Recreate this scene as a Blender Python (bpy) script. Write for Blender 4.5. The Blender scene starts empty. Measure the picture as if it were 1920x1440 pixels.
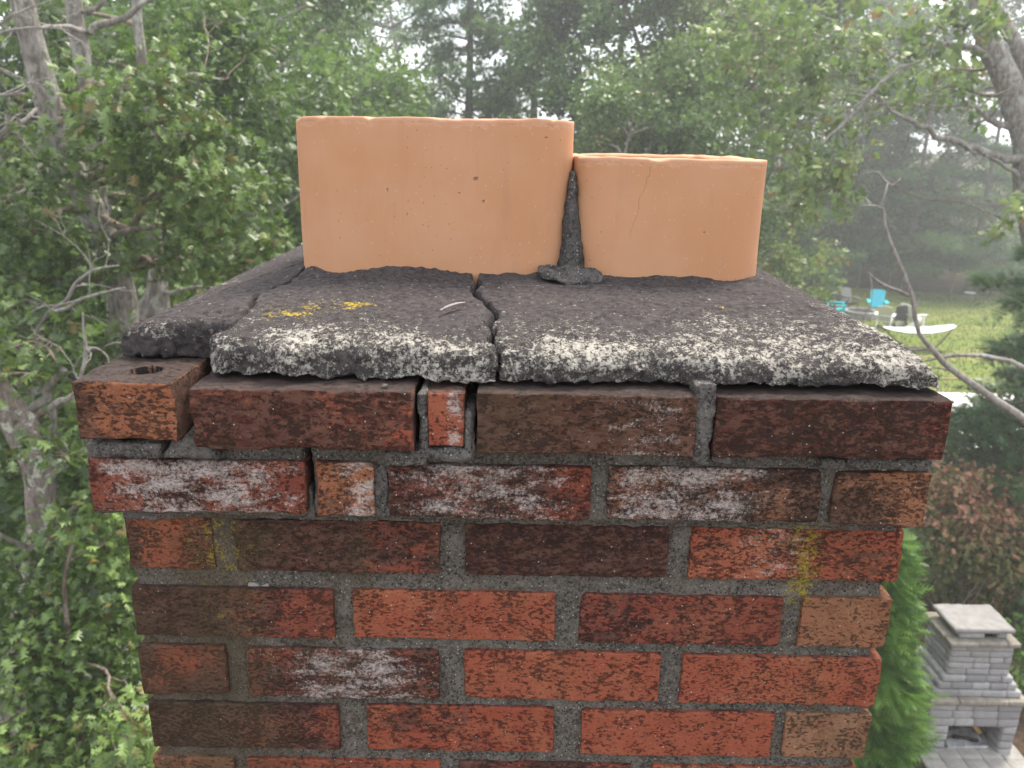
import bpy, math, random
import numpy as np
from mathutils import Matrix, Vector

random.seed(7)
SC = bpy.context.scene
COL = SC.collection

# ------------------------------------------------------------------ camera, sky, sun, exposure
F = 1480.0                       # focal length of the photograph in its own pixels (1920 wide)
TH = math.radians(17.1)          # pitch down
RO = math.radians(1.05)          # roll
CAM = np.array([0.0, -0.652, 7.5])
_c, _s = math.cos(RO), math.sin(RO)
_U = Vector((0, math.sin(TH), math.cos(TH))); _X = Vector((1, 0, 0)); _Fw = Vector((0, math.cos(TH), -math.sin(TH)))
_R = _c * _X + _s * _U
_Up = -_s * _X + _c * _U
cam_d = bpy.data.cameras.new('camera')
cam = bpy.data.objects.new('camera', cam_d); COL.objects.link(cam)
cam.matrix_world = Matrix(((_R.x, _Up.x, -_Fw.x, CAM[0]), (_R.y, _Up.y, -_Fw.y, CAM[1]), (_R.z, _Up.z, -_Fw.z, CAM[2]), (0, 0, 0, 1)))
cam_d.sensor_width = 36.0
cam_d.lens = 36.0 * F / 1920.0
cam_d.clip_start = 0.02
cam_d.clip_end = 2000
cam_d.dof.use_dof = True
cam_d.dof.focus_distance = 0.70
cam_d.dof.aperture_fstop = 13
SC.camera = cam

SUN_EL, SUN_AZ = math.radians(60), math.radians(38)    # azimuth clockwise from +Y: high, ahead of the camera and to the right, veiled
W = bpy.data.worlds.new('World'); SC.world = W; W.use_nodes = True
wt = W.node_tree; wt.nodes.clear()
def wn(t, **kw):
    n = wt.nodes.new(t)
    for k, v in kw.items(): setattr(n, k, v)
    return n
sky = wn('ShaderNodeTexSky', sky_type='NISHITA'); sky.sun_disc = False
sky.sun_elevation = SUN_EL; sky.sun_rotation = SUN_AZ
tcw = wn('ShaderNodeTexCoord'); nz = wn('ShaderNodeTexNoise')
nz.inputs['Scale'].default_value = 3.5; nz.inputs['Detail'].default_value = 6; nz.inputs['Roughness'].default_value = .6
wt.links.new(tcw.outputs['Generated'], nz.inputs['Vector'])
mr = wn('ShaderNodeMapRange'); mr.inputs[1].default_value = .36; mr.inputs[2].default_value = .56
mr.inputs[3].default_value = .35; mr.inputs[4].default_value = 1
wt.links.new(nz.outputs['Fac'], mr.inputs['Value'])
mx = wn('ShaderNodeMix', data_type='RGBA'); wt.links.new(mr.outputs[0], mx.inputs['Factor'])
wt.links.new(sky.outputs[0], mx.inputs['A']); mx.inputs['B'].default_value = (10.2, 10.4, 10.8, 1)
bg = wn('ShaderNodeBackground'); bg.inputs['Strength'].default_value = .1
wt.links.new(mx.outputs['Result'], bg.inputs['Color'])
wo = wn('ShaderNodeOutputWorld'); wt.links.new(bg.outputs[0], wo.inputs['Surface'])

sl = bpy.data.lights.new('sun', 'SUN'); sl.energy = 3.0; sl.angle = math.radians(18); sl.color = (1, .91, .78)
so = bpy.data.objects.new('sun', sl); COL.objects.link(so)
_d = Vector((math.sin(SUN_AZ) * math.cos(SUN_EL), math.cos(SUN_AZ) * math.cos(SUN_EL), math.sin(SUN_EL)))
so.rotation_euler = _d.to_track_quat('Z', 'Y').to_euler(); so.location = (0, 0, 40)

SC.view_settings.view_transform = 'Standard'; SC.view_settings.look = 'None'
SC.view_settings.exposure = 1.1; SC.view_settings.gamma = 1; SC.view_settings.use_curve_mapping = False
SC.render.engine = 'CYCLES'
SC.cycles.use_denoising = True
SC.cycles.max_bounces = 6; SC.cycles.diffuse_bounces = 3; SC.cycles.transmission_bounces = 3; SC.cycles.volume_bounces = 1
SC.cycles.transparent_max_bounces = 4

# ------------------------------------------------------------------ pixel <-> place helpers (measured from the photograph)
def ray(px, py):
    u = (px - 960) / F; v = (py - 720) / F
    ur = u * _c + v * _s; vr = -u * _s + v * _c
    return np.array([ur, math.cos(TH) - vr * math.sin(TH), -math.sin(TH) - vr * math.cos(TH)])
def atY(px, py, y):
    r = ray(px, py); return CAM + r * (y - CAM[1]) / r[1]
def atZ(px, py, z=0.0):
    r = ray(px, py); return CAM + r * (z - CAM[2]) / r[2]
def pxm(y, py=400):                       # metres per photograph pixel at depth y
    return (y - CAM[1]) / F * 1.0

# ------------------------------------------------------------------ noise
def _hash(ix, iy, iz, s):
    h = (ix * 374761393 + iy * 668265263 + iz * 2147483647 + s * 974634821) & 0xffffffff
    h = ((h ^ (h >> 13)) * 1274126177) & 0xffffffff
    h = ((h ^ (h >> 16)) * 2246822519) & 0xffffffff
    return ((h ^ (h >> 15)) & 0xffff) / 65535.0
def vnoise(P, scale, seed=0):
    Q = np.asarray(P, float) * scale
    i = np.floor(Q).astype(np.int64); f = Q - i
    f = f * f * (3 - 2 * f)
    x, y, z = i[..., 0], i[..., 1], i[..., 2]
    out = 0
    for dx in (0, 1):
        for dy in (0, 1):
            for dz in (0, 1):
                w = (f[..., 0] if dx else 1 - f[..., 0]) * (f[..., 1] if dy else 1 - f[..., 1]) * (f[..., 2] if dz else 1 - f[..., 2])
                out = out + w * _hash(x + dx, y + dy, z + dz, seed)
    return out * 2 - 1
def fbm(P, scale, seed=0, o=3):
    a, t = 1.0, 0
    for k in range(o):
        t = t + a * vnoise(P, scale * 2 ** k, seed + k * 17); a *= .5
    return t
def vfield(P, scale, seed=0, o=2):
    return np.stack([fbm(P, scale, seed + 101 * k, o) for k in range(3)], -1)

# ------------------------------------------------------------------ objects
WLOC = {}
def tag(o, label=None, cat=None, group=None, kind=None):
    if label: o['label'] = label
    if cat: o['category'] = cat
    if group: o['group'] = group
    if kind: o['kind'] = kind
    return o
def thing(name, loc, label, cat, group=None):
    o = bpy.data.objects.new(name, None); COL.objects.link(o); o.location = loc; o.empty_display_size = .1
    WLOC[o.name] = np.array(loc, float)
    return tag(o, label, cat, group)
def mesh(name, V, T=None, Q=None, smooth=True, attrs=None):
    V = np.asarray(V, np.float32)
    T = np.zeros((0, 3), int) if T is None or len(T) == 0 else np.asarray(T, int)
    Q = np.zeros((0, 4), int) if Q is None or len(Q) == 0 else np.asarray(Q, int)
    me = bpy.data.meshes.new(name)
    me.vertices.add(len(V)); me.vertices.foreach_set('co', V.ravel())
    li = np.concatenate([T.ravel(), Q.ravel()]).astype(np.int32)
    me.loops.add(len(li)); me.loops.foreach_set('vertex_index', li)
    n = len(T) + len(Q)
    st = np.concatenate([np.arange(len(T)) * 3, len(T) * 3 + np.arange(len(Q)) * 4]).astype(np.int32)
    me.polygons.add(n); me.polygons.foreach_set('loop_start', st)
    me.polygons.foreach_set('use_smooth', np.full(n, bool(smooth)))
    me.update(calc_edges=True)
    for k, v in (attrs or {}).items():
        a = me.attributes.new(k, 'FLOAT', 'POINT'); a.data.foreach_set('value', np.asarray(v, np.float32))
    return me
def obj(name, V, T, Q, mat, parent=None, origin=None, smooth=True, attrs=None):
    """link one mesh object; V in world coordinates, origin = its world origin"""
    pl = WLOC[parent.name] if parent is not None else np.zeros(3)
    o0 = np.array(origin, float) if origin is not None else (pl if parent is not None else np.zeros(3))
    me = mesh(name, np.asarray(V) - o0, T, Q, smooth, attrs)
    me.materials.append(mat)
    o = bpy.data.objects.new(name, me); COL.objects.link(o)
    o.parent = parent; o.location = o0 - pl; WLOC[o.name] = o0
    return o
def objm(name, me, loc, parent=None, scale=None, rot=None):
    """one more object that shares mesh data; loc in world coordinates"""
    o = bpy.data.objects.new(name, me); COL.objects.link(o)
    pl = WLOC[parent.name] if parent is not None else np.zeros(3)
    o.parent = parent; o.location = np.asarray(loc, float) - pl; WLOC[o.name] = np.array(loc, float)
    if scale is not None: o.scale = scale
    if rot is not None: o.rotation_euler = rot
    return o

class MB:
    """collects shapes; becomes ONE mesh"""
    def __init__(s): s.V = []; s.T = []; s.Q = []; s.A = []; s.n = 0
    def add(s, V, T=None, Q=None, a=None):
        V = np.asarray(V, float)
        if T is not None and len(T): s.T.append(np.asarray(T, int) + s.n)
        if Q is not None and len(Q): s.Q.append(np.asarray(Q, int) + s.n)
        s.V.append(V); s.n += len(V)
        s.A.append(np.zeros(len(V)) if a is None else np.broadcast_to(np.asarray(a, float), (len(V),)))
        return s
    def arr(s):
        return (np.concatenate(s.V), np.concatenate(s.T) if s.T else None, np.concatenate(s.Q) if s.Q else None)
    def box(s, c, size, R=None):
        h = np.array(size) / 2
        V = np.array([[x, y, z] for x in (-1, 1) for y in (-1, 1) for z in (-1, 1)]) * h
        if R is not None: V = V @ np.asarray(R).T
        s.add(V + np.asarray(c), None, [[0, 1, 3, 2], [4, 6, 7, 5], [0, 4, 5, 1], [2, 3, 7, 6], [0, 2, 6, 4], [1, 5, 7, 3]]); return s
    def bar(s, a, b, w, t, up=(0, 0, 1)):
        a = np.asarray(a, float); b = np.asarray(b, float); d = b - a; L = np.linalg.norm(d); d = d / L
        up = np.asarray(up, float); x = np.cross(up, d); n = np.linalg.norm(x)
        if n < 1e-4: x = np.cross((1, 0, 0), d); n = np.linalg.norm(x)
        x /= n; u = np.cross(d, x)
        return s.box((a + b) / 2, (w, L, t), np.stack([x, d, u], 1))
    def tube(s, pts, rad, sides=8, a=0, bump=0, seed=0, cap=True):
        P = np.asarray(pts, float); n = len(P); r = np.broadcast_to(np.asarray(rad, float), (n,))
        tg = np.gradient(P, axis=0); tg /= np.linalg.norm(tg, axis=1)[:, None] + 1e-9
        ref = np.array([0.31, .17, .93]) if abs(tg[0][2]) < .8 else np.array([1., .1, 0])
        V = []
        for i in range(n):
            x = np.cross(ref, tg[i]); x /= np.linalg.norm(x) + 1e-9; y = np.cross(tg[i], x)
            an = np.arange(sides) * 2 * math.pi / sides
            V.append(P[i] + r[i] * (np.cos(an)[:, None] * x + np.sin(an)[:, None] * y))
        V = np.concatenate(V)
        if bump:
            c = np.repeat(P, sides, 0); dv = V - c
            V = c + dv * (1 + bump * fbm(V, .5 / max(r.max(), .01), seed, 2))[:, None]
        q = []
        for i in range(n - 1):
            for j in range(sides):
                k = (j + 1) % sides
                q.append([i * sides + j, i * sides + k, (i + 1) * sides + k, (i + 1) * sides + j])
        V = np.concatenate([V, P[:1], P[-1:]]); t = []
        if cap:
            for j in range(sides):
                k = (j + 1) % sides
                t.append([n * sides, k, j]); t.append([n * sides + 1, (n - 1) * sides + j, (n - 1) * sides + k])
        s.add(V, t, q, a); return s
    def obj(s, name, mat, parent=None, origin=None, smooth=False, attr=None):
        V, T, Q = s.arr()
        return obj(name, V, T, Q, mat, parent, origin, smooth, {attr: np.concatenate(s.A)} if attr else None)

def spline(pts, n):
    """smooth polyline through points"""
    P = np.asarray(pts, float); m = len(P)
    if m < 3: return np.linspace(P[0], P[-1], n)
    d = np.concatenate([[0], np.cumsum(np.linalg.norm(np.diff(P, axis=0), axis=1))])
    t = np.linspace(0, d[-1], n); tg = np.gradient(P, d, axis=0)
    out = []
    for q in t:
        i = min(max(np.searchsorted(d, q) - 1, 0), m - 2); h = d[i + 1] - d[i]; u = (q - d[i]) / h
        out.append((2*u**3-3*u*u+1)*P[i] + (u**3-2*u*u+u)*h*tg[i] + (-2*u**3+3*u*u)*P[i+1] + (u**3-u*u)*h*tg[i+1])
    return np.array(out)

def gridbox(L, Dp, Hh, res, edge=0):
    """closed box of grid faces, merged vertices, centred"""
    nx, ny, nz_ = [max(1, int(round(v / res))) for v in (L, Dp, Hh)]
    xs, ys, zs = np.linspace(-L/2, L/2, nx+1), np.linspace(-Dp/2, Dp/2, ny+1), np.linspace(-Hh/2, Hh/2, nz_+1)
    if edge:
        for e in (edge * .45, edge, edge * 1.6):
            xs, ys, zs = [np.unique(np.round(np.concatenate([a, [-h + e, h - e]]), 6)) for a, h in ((xs, L/2), (ys, Dp/2), (zs, Hh/2))]
    V = []; Q = []; n = 0
    def face(A, B, f, flip):
        nonlocal n
        a, b = np.meshgrid(A, B, indexing='ij'); V.append(f(a.ravel(), b.ravel()))
        I = np.arange(len(A) * len(B)).reshape(len(A), len(B)) + n
        q = np.stack([I[:-1, :-1], I[1:, :-1], I[1:, 1:], I[:-1, 1:]], -1).reshape(-1, 4)
        Q.append(q[:, ::-1] if flip else q); n += len(A) * len(B)
    o = np.ones_like
    face(xs, zs, lambda a, b: np.stack([a, -Dp/2*o(a), b], -1), False)
    face(xs, zs, lambda a, b: np.stack([a, Dp/2*o(a), b], -1), True)
    face(ys, zs, lambda a, b: np.stack([-L/2*o(a), a, b], -1), True)
    face(ys, zs, lambda a, b: np.stack([L/2*o(a), a, b], -1), False)
    face(xs, ys, lambda a, b: np.stack([a, b, -Hh/2*o(a)], -1), True)
    face(xs, ys, lambda a, b: np.stack([a, b, Hh/2*o(a)], -1), False)
    return weld(np.concatenate(V), np.concatenate(Q))
def weld(V, Q):
    u, idx, inv = np.unique(np.round(V, 6), axis=0, return_index=True, return_inverse=True)
    return V[idx], inv.ravel()[Q]
def rough_box(L, Dp, Hh, res, r, amp, seed, chip=0.0, freq=90):
    V, Q = gridbox(L, Dp, Hh, res, r if res < .013 and r < .01 else 0)
    h = np.array([L, Dp, Hh]) / 2
    # edge wear first: larger radius where noise says so
    S = V + seed * 1.37
    rr = r * (1 + .7 * vnoise(S, 35, seed)) + chip * np.clip(vnoise(S, 28, seed + 5) - .25, 0, 1)
    rr = np.clip(rr, r * .3, .45 * min(L, Dp, Hh))
    inner = np.clip(V, -(h - rr[:, None]), h - rr[:, None])
    d = V - inner; n = np.linalg.norm(d, axis=1)
    V2 = np.where(n[:, None] > 1e-9, inner + d / np.maximum(n, 1e-9)[:, None] * np.minimum(n, rr)[:, None], V)
    V2 = V2 + amp * vfield(S, freq, seed + 9, 3)
    return V2, Q

# ------------------------------------------------------------------ materials
class M:
    def __init__(s, name):
        s.m = bpy.data.materials.new(name); s.m.use_nodes = True; s.t = s.m.node_tree; s.t.nodes.clear()
        s.out = s.t.nodes.new('ShaderNodeOutputMaterial')
    def n(s, ty, ins=None, **props):
        nd = s.t.nodes.new('ShaderNode' + ty)
        for k, v in props.items(): setattr(nd, k, v)
        for k, v in (ins or {}).items():
            sock = nd.inputs[k]
            if isinstance(v, bpy.types.NodeSocket): s.t.links.new(v, sock)
            else: sock.default_value = v
        return nd
    def math(s, op, a, b=None, c=None, clamp=False):
        nd = s.n('Math', operation=op, use_clamp=clamp)
        for i, v in enumerate((a, b, c)):
            if v is None: continue
            if isinstance(v, bpy.types.NodeSocket): s.t.links.new(v, nd.inputs[i])
            else: nd.inputs[i].default_value = v
        return nd.outputs[0]
    def ss(s, v, a, b, lo=0., hi=1.):
        return s.n('MapRange', {'Value': v, 1: a, 2: b, 3: lo, 4: hi}, interpolation_type='SMOOTHSTEP').outputs[0]
    def mix(s, f, a, b, blend='MIX'):
        nd = s.n('Mix', data_type='RGBA', blend_type=blend)
        for k, v in (('Factor', f), ('A', a), ('B', b)):
            sk = [i for i in nd.inputs if i.name == k and (k == 'Factor' and i.type == 'VALUE' or k != 'Factor' and i.type == 'RGBA')][0]
            if isinstance(v, bpy.types.NodeSocket): s.t.links.new(v, sk)
            else: sk.default_value = v if k == 'Factor' else (*v[:3], 1)
        return [o for o in nd.outputs if o.type == 'RGBA'][0]
    def noise(s, vec, scale, detail=4, rough=.6, dist=0):
        return s.n('TexNoise', {'Vector': vec, 'Scale': scale, 'Detail': detail, 'Roughness': rough, 'Distortion': dist}).outputs['Fac']
    def vor(s, vec, scale, feature='F1', rnd=1):
        return s.n('TexVoronoi', {'Vector': vec, 'Scale': scale, 'Randomness': rnd}, feature=feature)
    def scale(s, vec, sc):
        return s.n('Mapping', {'Vector': vec, 'Scale': sc}).outputs[0]
    def oattr(s, name):
        return s.n('Attribute', attribute_type='OBJECT', attribute_name=name)
    def gattr(s, name):
        return s.n('Attribute', attribute_type='GEOMETRY', attribute_name=name).outputs['Fac']
    def coord(s): return s.n('TexCoord').outputs['Object']
    def world(s): return s.n('NewGeometry').outputs['Position']
    def offset(s, vec):
        r = s.n('ObjectInfo').outputs['Random']
        v = s.n('CombineXYZ', {0: s.math('MULTIPLY', r, 37.), 1: s.math('MULTIPLY', r, 91.), 2: s.math('MULTIPLY', r, 53.)}).outputs[0]
        return s.n('VectorMath', {0: vec, 1: v}, operation='ADD').outputs[0]
    def bump(s, h, dist, strength=1.0, normal=None):
        i = {'Height': h, 'Distance': dist, 'Strength': strength}
        if normal is not None: i['Normal'] = normal
        return s.n('Bump', i).outputs[0]
    def done(s, color, rough=.9, normal=None, spec=.25, **kw):
        i = {'Base Color': color if isinstance(color, bpy.types.NodeSocket) else (*color[:3], 1), 'Roughness': rough, 'Specular IOR Level': spec}
        if normal is not None: i['Normal'] = normal
        i.update(kw)
        b = s.n('BsdfPrincipled', i); s.t.links.new(b.outputs[0], s.out.inputs['Surface']); return s.m

# lichen that runs over bricks and mortar alike, at its own places on the chimney front (x, z below the camera height, half widths, amount)
_l1 = atY(1508, 1065, 0); _l2 = atY(415, 1030, 0); _l3 = atY(1500, 1000, 0); _l4 = atY(430, 1150, 0)
LICHEN = [(_l1, (.022, .070), .95), (_l3, (.06, .035), .7), (_l2, (.05, .06), .74), (_l4, (.06, .06), .55),
          (atY(610, 1200, 0), (.02, .012), .5), (atY(260, 1000, 0), (.03, .06), .42), (atY(630, 985, 0), (.03, .012), .45),
          (atY(1270, 1080, 0), (.02, .014), .55), (atY(450, 1270, 0), (.02, .03), .5)]
def lichen(m, col, wp):
    sx = m.n('SeparateXYZ', {0: wp}); tot = None
    for p, (a, b), amt in LICHEN:
        dx = m.math('DIVIDE', m.math('SUBTRACT', sx.outputs[0], float(p[0])), a); dz = m.math('DIVIDE', m.math('SUBTRACT', sx.outputs[2], float(p[2])), b)
        r2 = m.math('ADD', m.math('MULTIPLY', dx, dx), m.math('MULTIPLY', dz, dz))
        g = m.math('MULTIPLY', m.math('POWER', 2.718, m.math('MULTIPLY', r2, -1.0)), amt)
        tot = g if tot is None else m.math('MAXIMUM', tot, g)
    lw = m.math('ADD', m.ss(sx.outputs[0], -.02, -.30), m.math('MULTIPLY', m.ss(sx.outputs[0], .18, .36), .35))
    lw = m.math('MULTIPLY', lw, m.ss(sx.outputs[2], 7.5 - .30, 7.5 - .36))
    aw = m.math('ADD', m.math('MULTIPLY', m.noise(m.scale(wp, (1, 1, .45)), 12, 4, .6), .62), m.math('ADD', m.math('MULTIPLY', m.noise(wp, 260, 5, .8), .38), m.math('MULTIPLY', lw, .17)))
    col = m.mix(m.math('MULTIPLY', m.ss(aw, .53, .70), .62), col, m.mix(m.noise(wp, 190, 3, .7), (.050, .038, .026), (.115, .090, .052)))
    n1 = m.noise(wp, 300, 5, .8); n2 = m.noise(wp, 70, 3, .6)
    v = m.math('ADD', m.math('MULTIPLY', n1, .75), m.math('MULTIPLY', n2, .35))
    mask = m.ss(m.math('ADD', v, m.math('MULTIPLY', tot, .30)), .76, .86)
    mask = m.math('MULTIPLY', mask, m.ss(tot, .06, .35))
    lc = m.mix(m.noise(wp, 330, 2), (.17, .14, .03), (.44, .33, .05))
    lc = m.mix(m.ss(tot, .4, .8), m.mix(.5, lc, (.13, .12, .03)), lc)
    return m.mix(mask, col, lc)

def brick_material():
    m = M('weathered_brick'); p0 = m.coord(); p = m.offset(p0); wp = m.world()
    hl = m.oattr('half_len').outputs['Fac']; base = m.oattr('clay').outputs['Color']
    soot = m.oattr('soot').outputs['Fac']; sg = m.oattr('soot_slope').outputs['Fac']; sm = m.oattr('soot_mid').outputs['Fac']
    wh = m.oattr('white').outputs['Fac']; wx = m.oattr('white_at').outputs['Fac']; ww = m.oattr('white_wide').outputs['Fac']
    ts = m.oattr('top_soot').outputs['Fac']
    sx = m.n('SeparateXYZ', {0: p0})
    xn = m.math('DIVIDE', sx.outputs[0], hl)
    warp = m.n('VectorMath', {0: p, 1: m.n('VectorMath', {0: m.n('TexNoise', {'Vector': p, 'Scale': 90., 'Detail': 3.}).outputs['Color'], 'Scale': .012}, operation='SCALE').outputs[0]}, operation='ADD').outputs[0]
    ps = m.scale(warp, (.55, .8, 1.25))
    # clay colour
    big = m.noise(p, 16, 3, .6); mid = m.noise(ps, 75, 5, .65)
    col = m.mix(m.ss(mid, .35, .68), m.mix(.35, base, (.30, .10, .055)), base)
    col = m.mix(m.math('MULTIPLY', m.ss(big, .45, .7), .45), col, m.mix(.55, base, (.5, .24, .12)))
    # dark weathering
    nf = m.noise(m.scale(p, (.7, .8, 1.1)), 300, 7, .78); nc = m.noise(ps, 48, 4, .7); nb = m.noise(p, 17, 2, .5)
    nn = m.math('ADD', m.math('ADD', m.math('MULTIPLY', nf, .5), m.math('MULTIPLY', nc, .38)), m.math('MULTIPLY', nb, .26))   # about .57 mean
    ax = m.math('ABSOLUTE', xn)
    lvl = m.math('ADD', m.math('MULTIPLY', m.math('SUBTRACT', soot, .5), .42), m.math('MULTIPLY', xn, m.math('MULTIPLY', sg, .22)))
    lvl = m.math('ADD', lvl, m.math('MULTIPLY', m.math('SUBTRACT', .5, ax), m.math('MULTIPLY', sm, .2)))
    dark = m.ss(m.math('ADD', nn, lvl), .54, .64)
    pf = m.scale(p, (.62, .8, 1.15))
    fl = m.noise(pf, 320, 8, .74); gate = m.noise(p, 62, 3, .6)
    crack = m.ss(m.math('ADD', fl, m.math('ADD', m.math('MULTIPLY', soot, .06), m.math('MULTIPLY', m.math('SUBTRACT', gate, .5), .35))), m.math('ADD', .540, m.math('MULTIPLY', m.n('ObjectInfo').outputs['Random'], .03)), .62)
    grain = m.noise(p, 380, 3, .7)
    col = m.mix(m.math('MULTIPLY', m.ss(grain, .40, .30), .55), col, (.06, .03, .025))
    col = m.mix(m.math('MULTIPLY', m.ss(grain, .60, .70), .30), col, (.55, .30, .22))
    dcol = m.mix(m.ss(m.noise(ps, 120, 5, .7), .4, .62), (.034, .025, .021), (.105, .072, .057))
    dcol = m.mix(.15, dcol, base)
    col = m.mix(m.math('MULTIPLY', dark, .93), col, dcol)
    col = m.mix(m.math('MULTIPLY', crack, .78), col, (.036, .026, .023))
    # efflorescence
    dxw = m.math('DIVIDE', m.math('SUBTRACT', xn, wx), ww)
    dx2 = m.math('MULTIPLY', dxw, dxw); g = m.math('POWER', 2.718, m.math('MULTIPLY', m.math('MULTIPLY', dx2, dx2), -1.0))
    wn_ = m.math('ADD', m.math('MULTIPLY', m.noise(p, 360, 6, .85), .66), m.math('MULTIPLY', m.noise(m.scale(p, (.55, .8, 1.5)), 62, 4, .65), .5))
    wm = m.ss(m.math('ADD', wn_, m.math('MULTIPLY', m.math('MULTIPLY', g, wh), .165)), .68, .79)
    wm = m.math('MULTIPLY', wm, m.ss(wh, .0, .2))
    col = m.mix(m.math('MULTIPLY', wm, .78), col, m.mix(m.noise(p, 150, 2), (.44, .37, .34), (.72, .66, .62)))
    # sand specks
    vs = m.vor(p, 240); sp = m.math('MULTIPLY', m.ss(vs.outputs['Distance'], .20, .12), m.ss(m.n('SeparateXYZ', {0: vs.outputs['Color']}).outputs[0], .90, .93))
    col = m.mix(m.math('MULTIPLY', sp, .8), col, (.62, .55, .5))
    # soot settled on upward faces of the exposed top course
    nzv = m.n('SeparateXYZ', {0: m.n('NewGeometry').outputs['Normal']}).outputs[2]
    nxv = m.n('SeparateXYZ', {0: m.n('NewGeometry').outputs['Normal']}).outputs[0]
    tm = m.math('MULTIPLY', m.math('MAXIMUM', m.ss(nzv, .55, .9), m.math('MULTIPLY', m.ss(nxv, .6, .9), .8)), ts)
    col = m.mix(tm, col, m.mix(m.noise(p, 120, 5, .7), (.035, .028, .028), (.10, .078, .07)))
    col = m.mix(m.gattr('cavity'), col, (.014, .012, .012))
    col = lichen(m, col, wp)
    hgt = m.math('ADD', m.math('MULTIPLY', m.math('SUBTRACT', 1., dark), .35), m.math('SUBTRACT', m.math('MULTIPLY', nf, 1.2), m.math('MULTIPLY', crack, .8)))
    return m.done(col, .93, m.bump(hgt, .0030, .9), .15)

def mortar_material(name='mortar', base=(.122, .110, .095), li=True, fine=1.0):
    m = M(name); wp = m.world()
    n1 = m.noise(wp, 340 * fine, 4, .75); n2 = m.noise(wp, 38, 4, .65)
    b = np.array(base)
    col = m.mix(m.ss(n1, .32, .68), tuple(b * .30), tuple(b * 1.45))
    col = m.mix(m.math('MULTIPLY', m.ss(n2, .42, .7), .6), col, tuple(b * 1.7))
    v = m.vor(wp, 400 * fine); c3 = m.n('SeparateXYZ', {0: v.outputs['Color']})
    k = m.ss(v.outputs['Distance'], .42, .28)
    col = m.mix(m.math('MULTIPLY', m.math('MULTIPLY', k, m.ss(c3.outputs[0], .88, .93)), .8), col, (.42, .39, .35))
    col = m.mix(m.math('MULTIPLY', k, m.ss(c3.outputs[1], .80, .84)), col, (.03, .028, .028))
    gm = m.ss(m.noise(wp, 22, 3), .5, .72)
    col = m.mix(m.math('MULTIPLY', gm, .22), col, (.085, .08, .04))
    if li: col = lichen(m, col, wp)
    return m.done(col, .95, m.bump(m.math('ADD', n1, m.math('MULTIPLY', k, .25)), .0025, .9), .15)

def crown_material():
    m = M('sooty_crown_concrete'); wp = m.world(); cr = m.gattr('crust')
    n1 = m.noise(wp, 160, 6, .75); n2 = m.noise(wp, 26, 4, .6)
    col = m.mix(m.ss(n1, .3, .7), (.028, .025, .026), (.098, .086, .085))
    col = m.mix(m.math('MULTIPLY', m.ss(n2, .45, .75), .4), col, (.092, .082, .08))
    v = m.vor(wp, 330); c3 = m.n('SeparateXYZ', {0: v.outputs['Color']})
    k = m.math('MULTIPLY', m.ss(v.outputs['Distance'], .38, .22), m.ss(c3.outputs[0], .955, .965))
    v2 = m.vor(wp, 120); c4 = m.n('SeparateXYZ', {0: v2.outputs['Color']})
    k2 = m.math('MULTIPLY', m.ss(v2.outputs['Distance'], .24, .15), m.ss(c4.outputs[0], .93, .94))
    col = m.mix(m.math('MULTIPLY', m.math('MAXIMUM', k, k2), .7), col, (.30, .285, .275))
    # pale crust along the lip
    nf = m.noise(wp, 420, 5, .85); nm = m.noise(wp, 150, 4, .7); nbig = m.noise(wp, 19, 2, .5)
    s_ = m.math('ADD', m.math('ADD', m.math('MULTIPLY', nf, .55), m.math('MULTIPLY', nm, .42)), m.math('MULTIPLY', nbig, .22))
    mask = m.math('MULTIPLY', m.ss(m.math('ADD', s_, m.math('MULTIPLY', m.math('SUBTRACT', cr, .6), .19)), .615, .675), m.ss(cr, .03, .3))
    col = m.mix(m.math('MULTIPLY', mask, .92), col, m.mix(m.noise(wp, 240, 3), (.30, .28, .24), (.58, .55, .49)))
    # yellow lichen patches
    sx = m.n('SeparateXYZ', {0: wp}); tot = None
    for (a, b), (ra, rb), am in CROWN_LICHEN:
        dx = m.math('DIVIDE', m.math('SUBTRACT', sx.outputs[0], float(a)), ra); dy = m.math('DIVIDE', m.math('SUBTRACT', sx.outputs[1], float(b)), rb)
        g = m.math('MULTIPLY', m.math('POWER', 2.718, m.math('MULTIPLY', m.math('ADD', m.math('MULTIPLY', dx, dx), m.math('MULTIPLY', dy, dy)), -1.)), am)
        tot = g if tot is None else m.math('MAXIMUM', tot, g)
    ln = m.math('ADD', m.math('MULTIPLY', m.noise(wp, 300, 6, .85), .7), m.math('MULTIPLY', m.noise(wp, 70, 3, .6), .4))
    lm = m.math('MULTIPLY', m.ss(m.math('ADD', ln, m.math('MULTIPLY', tot, .26)), .74, .82), m.ss(tot, .08, .4))
    col = m.mix(lm, col, m.mix(m.noise(wp, 300, 2), (.30, .22, .03), (.62, .45, .04)))
    h = m.math('ADD', m.math('ADD', n1, m.math('MULTIPLY', nf, .6)), m.math('MULTIPLY', mask, .5))
    return m.done(col, .95, m.bump(h, .0022, .9), .12)

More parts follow.
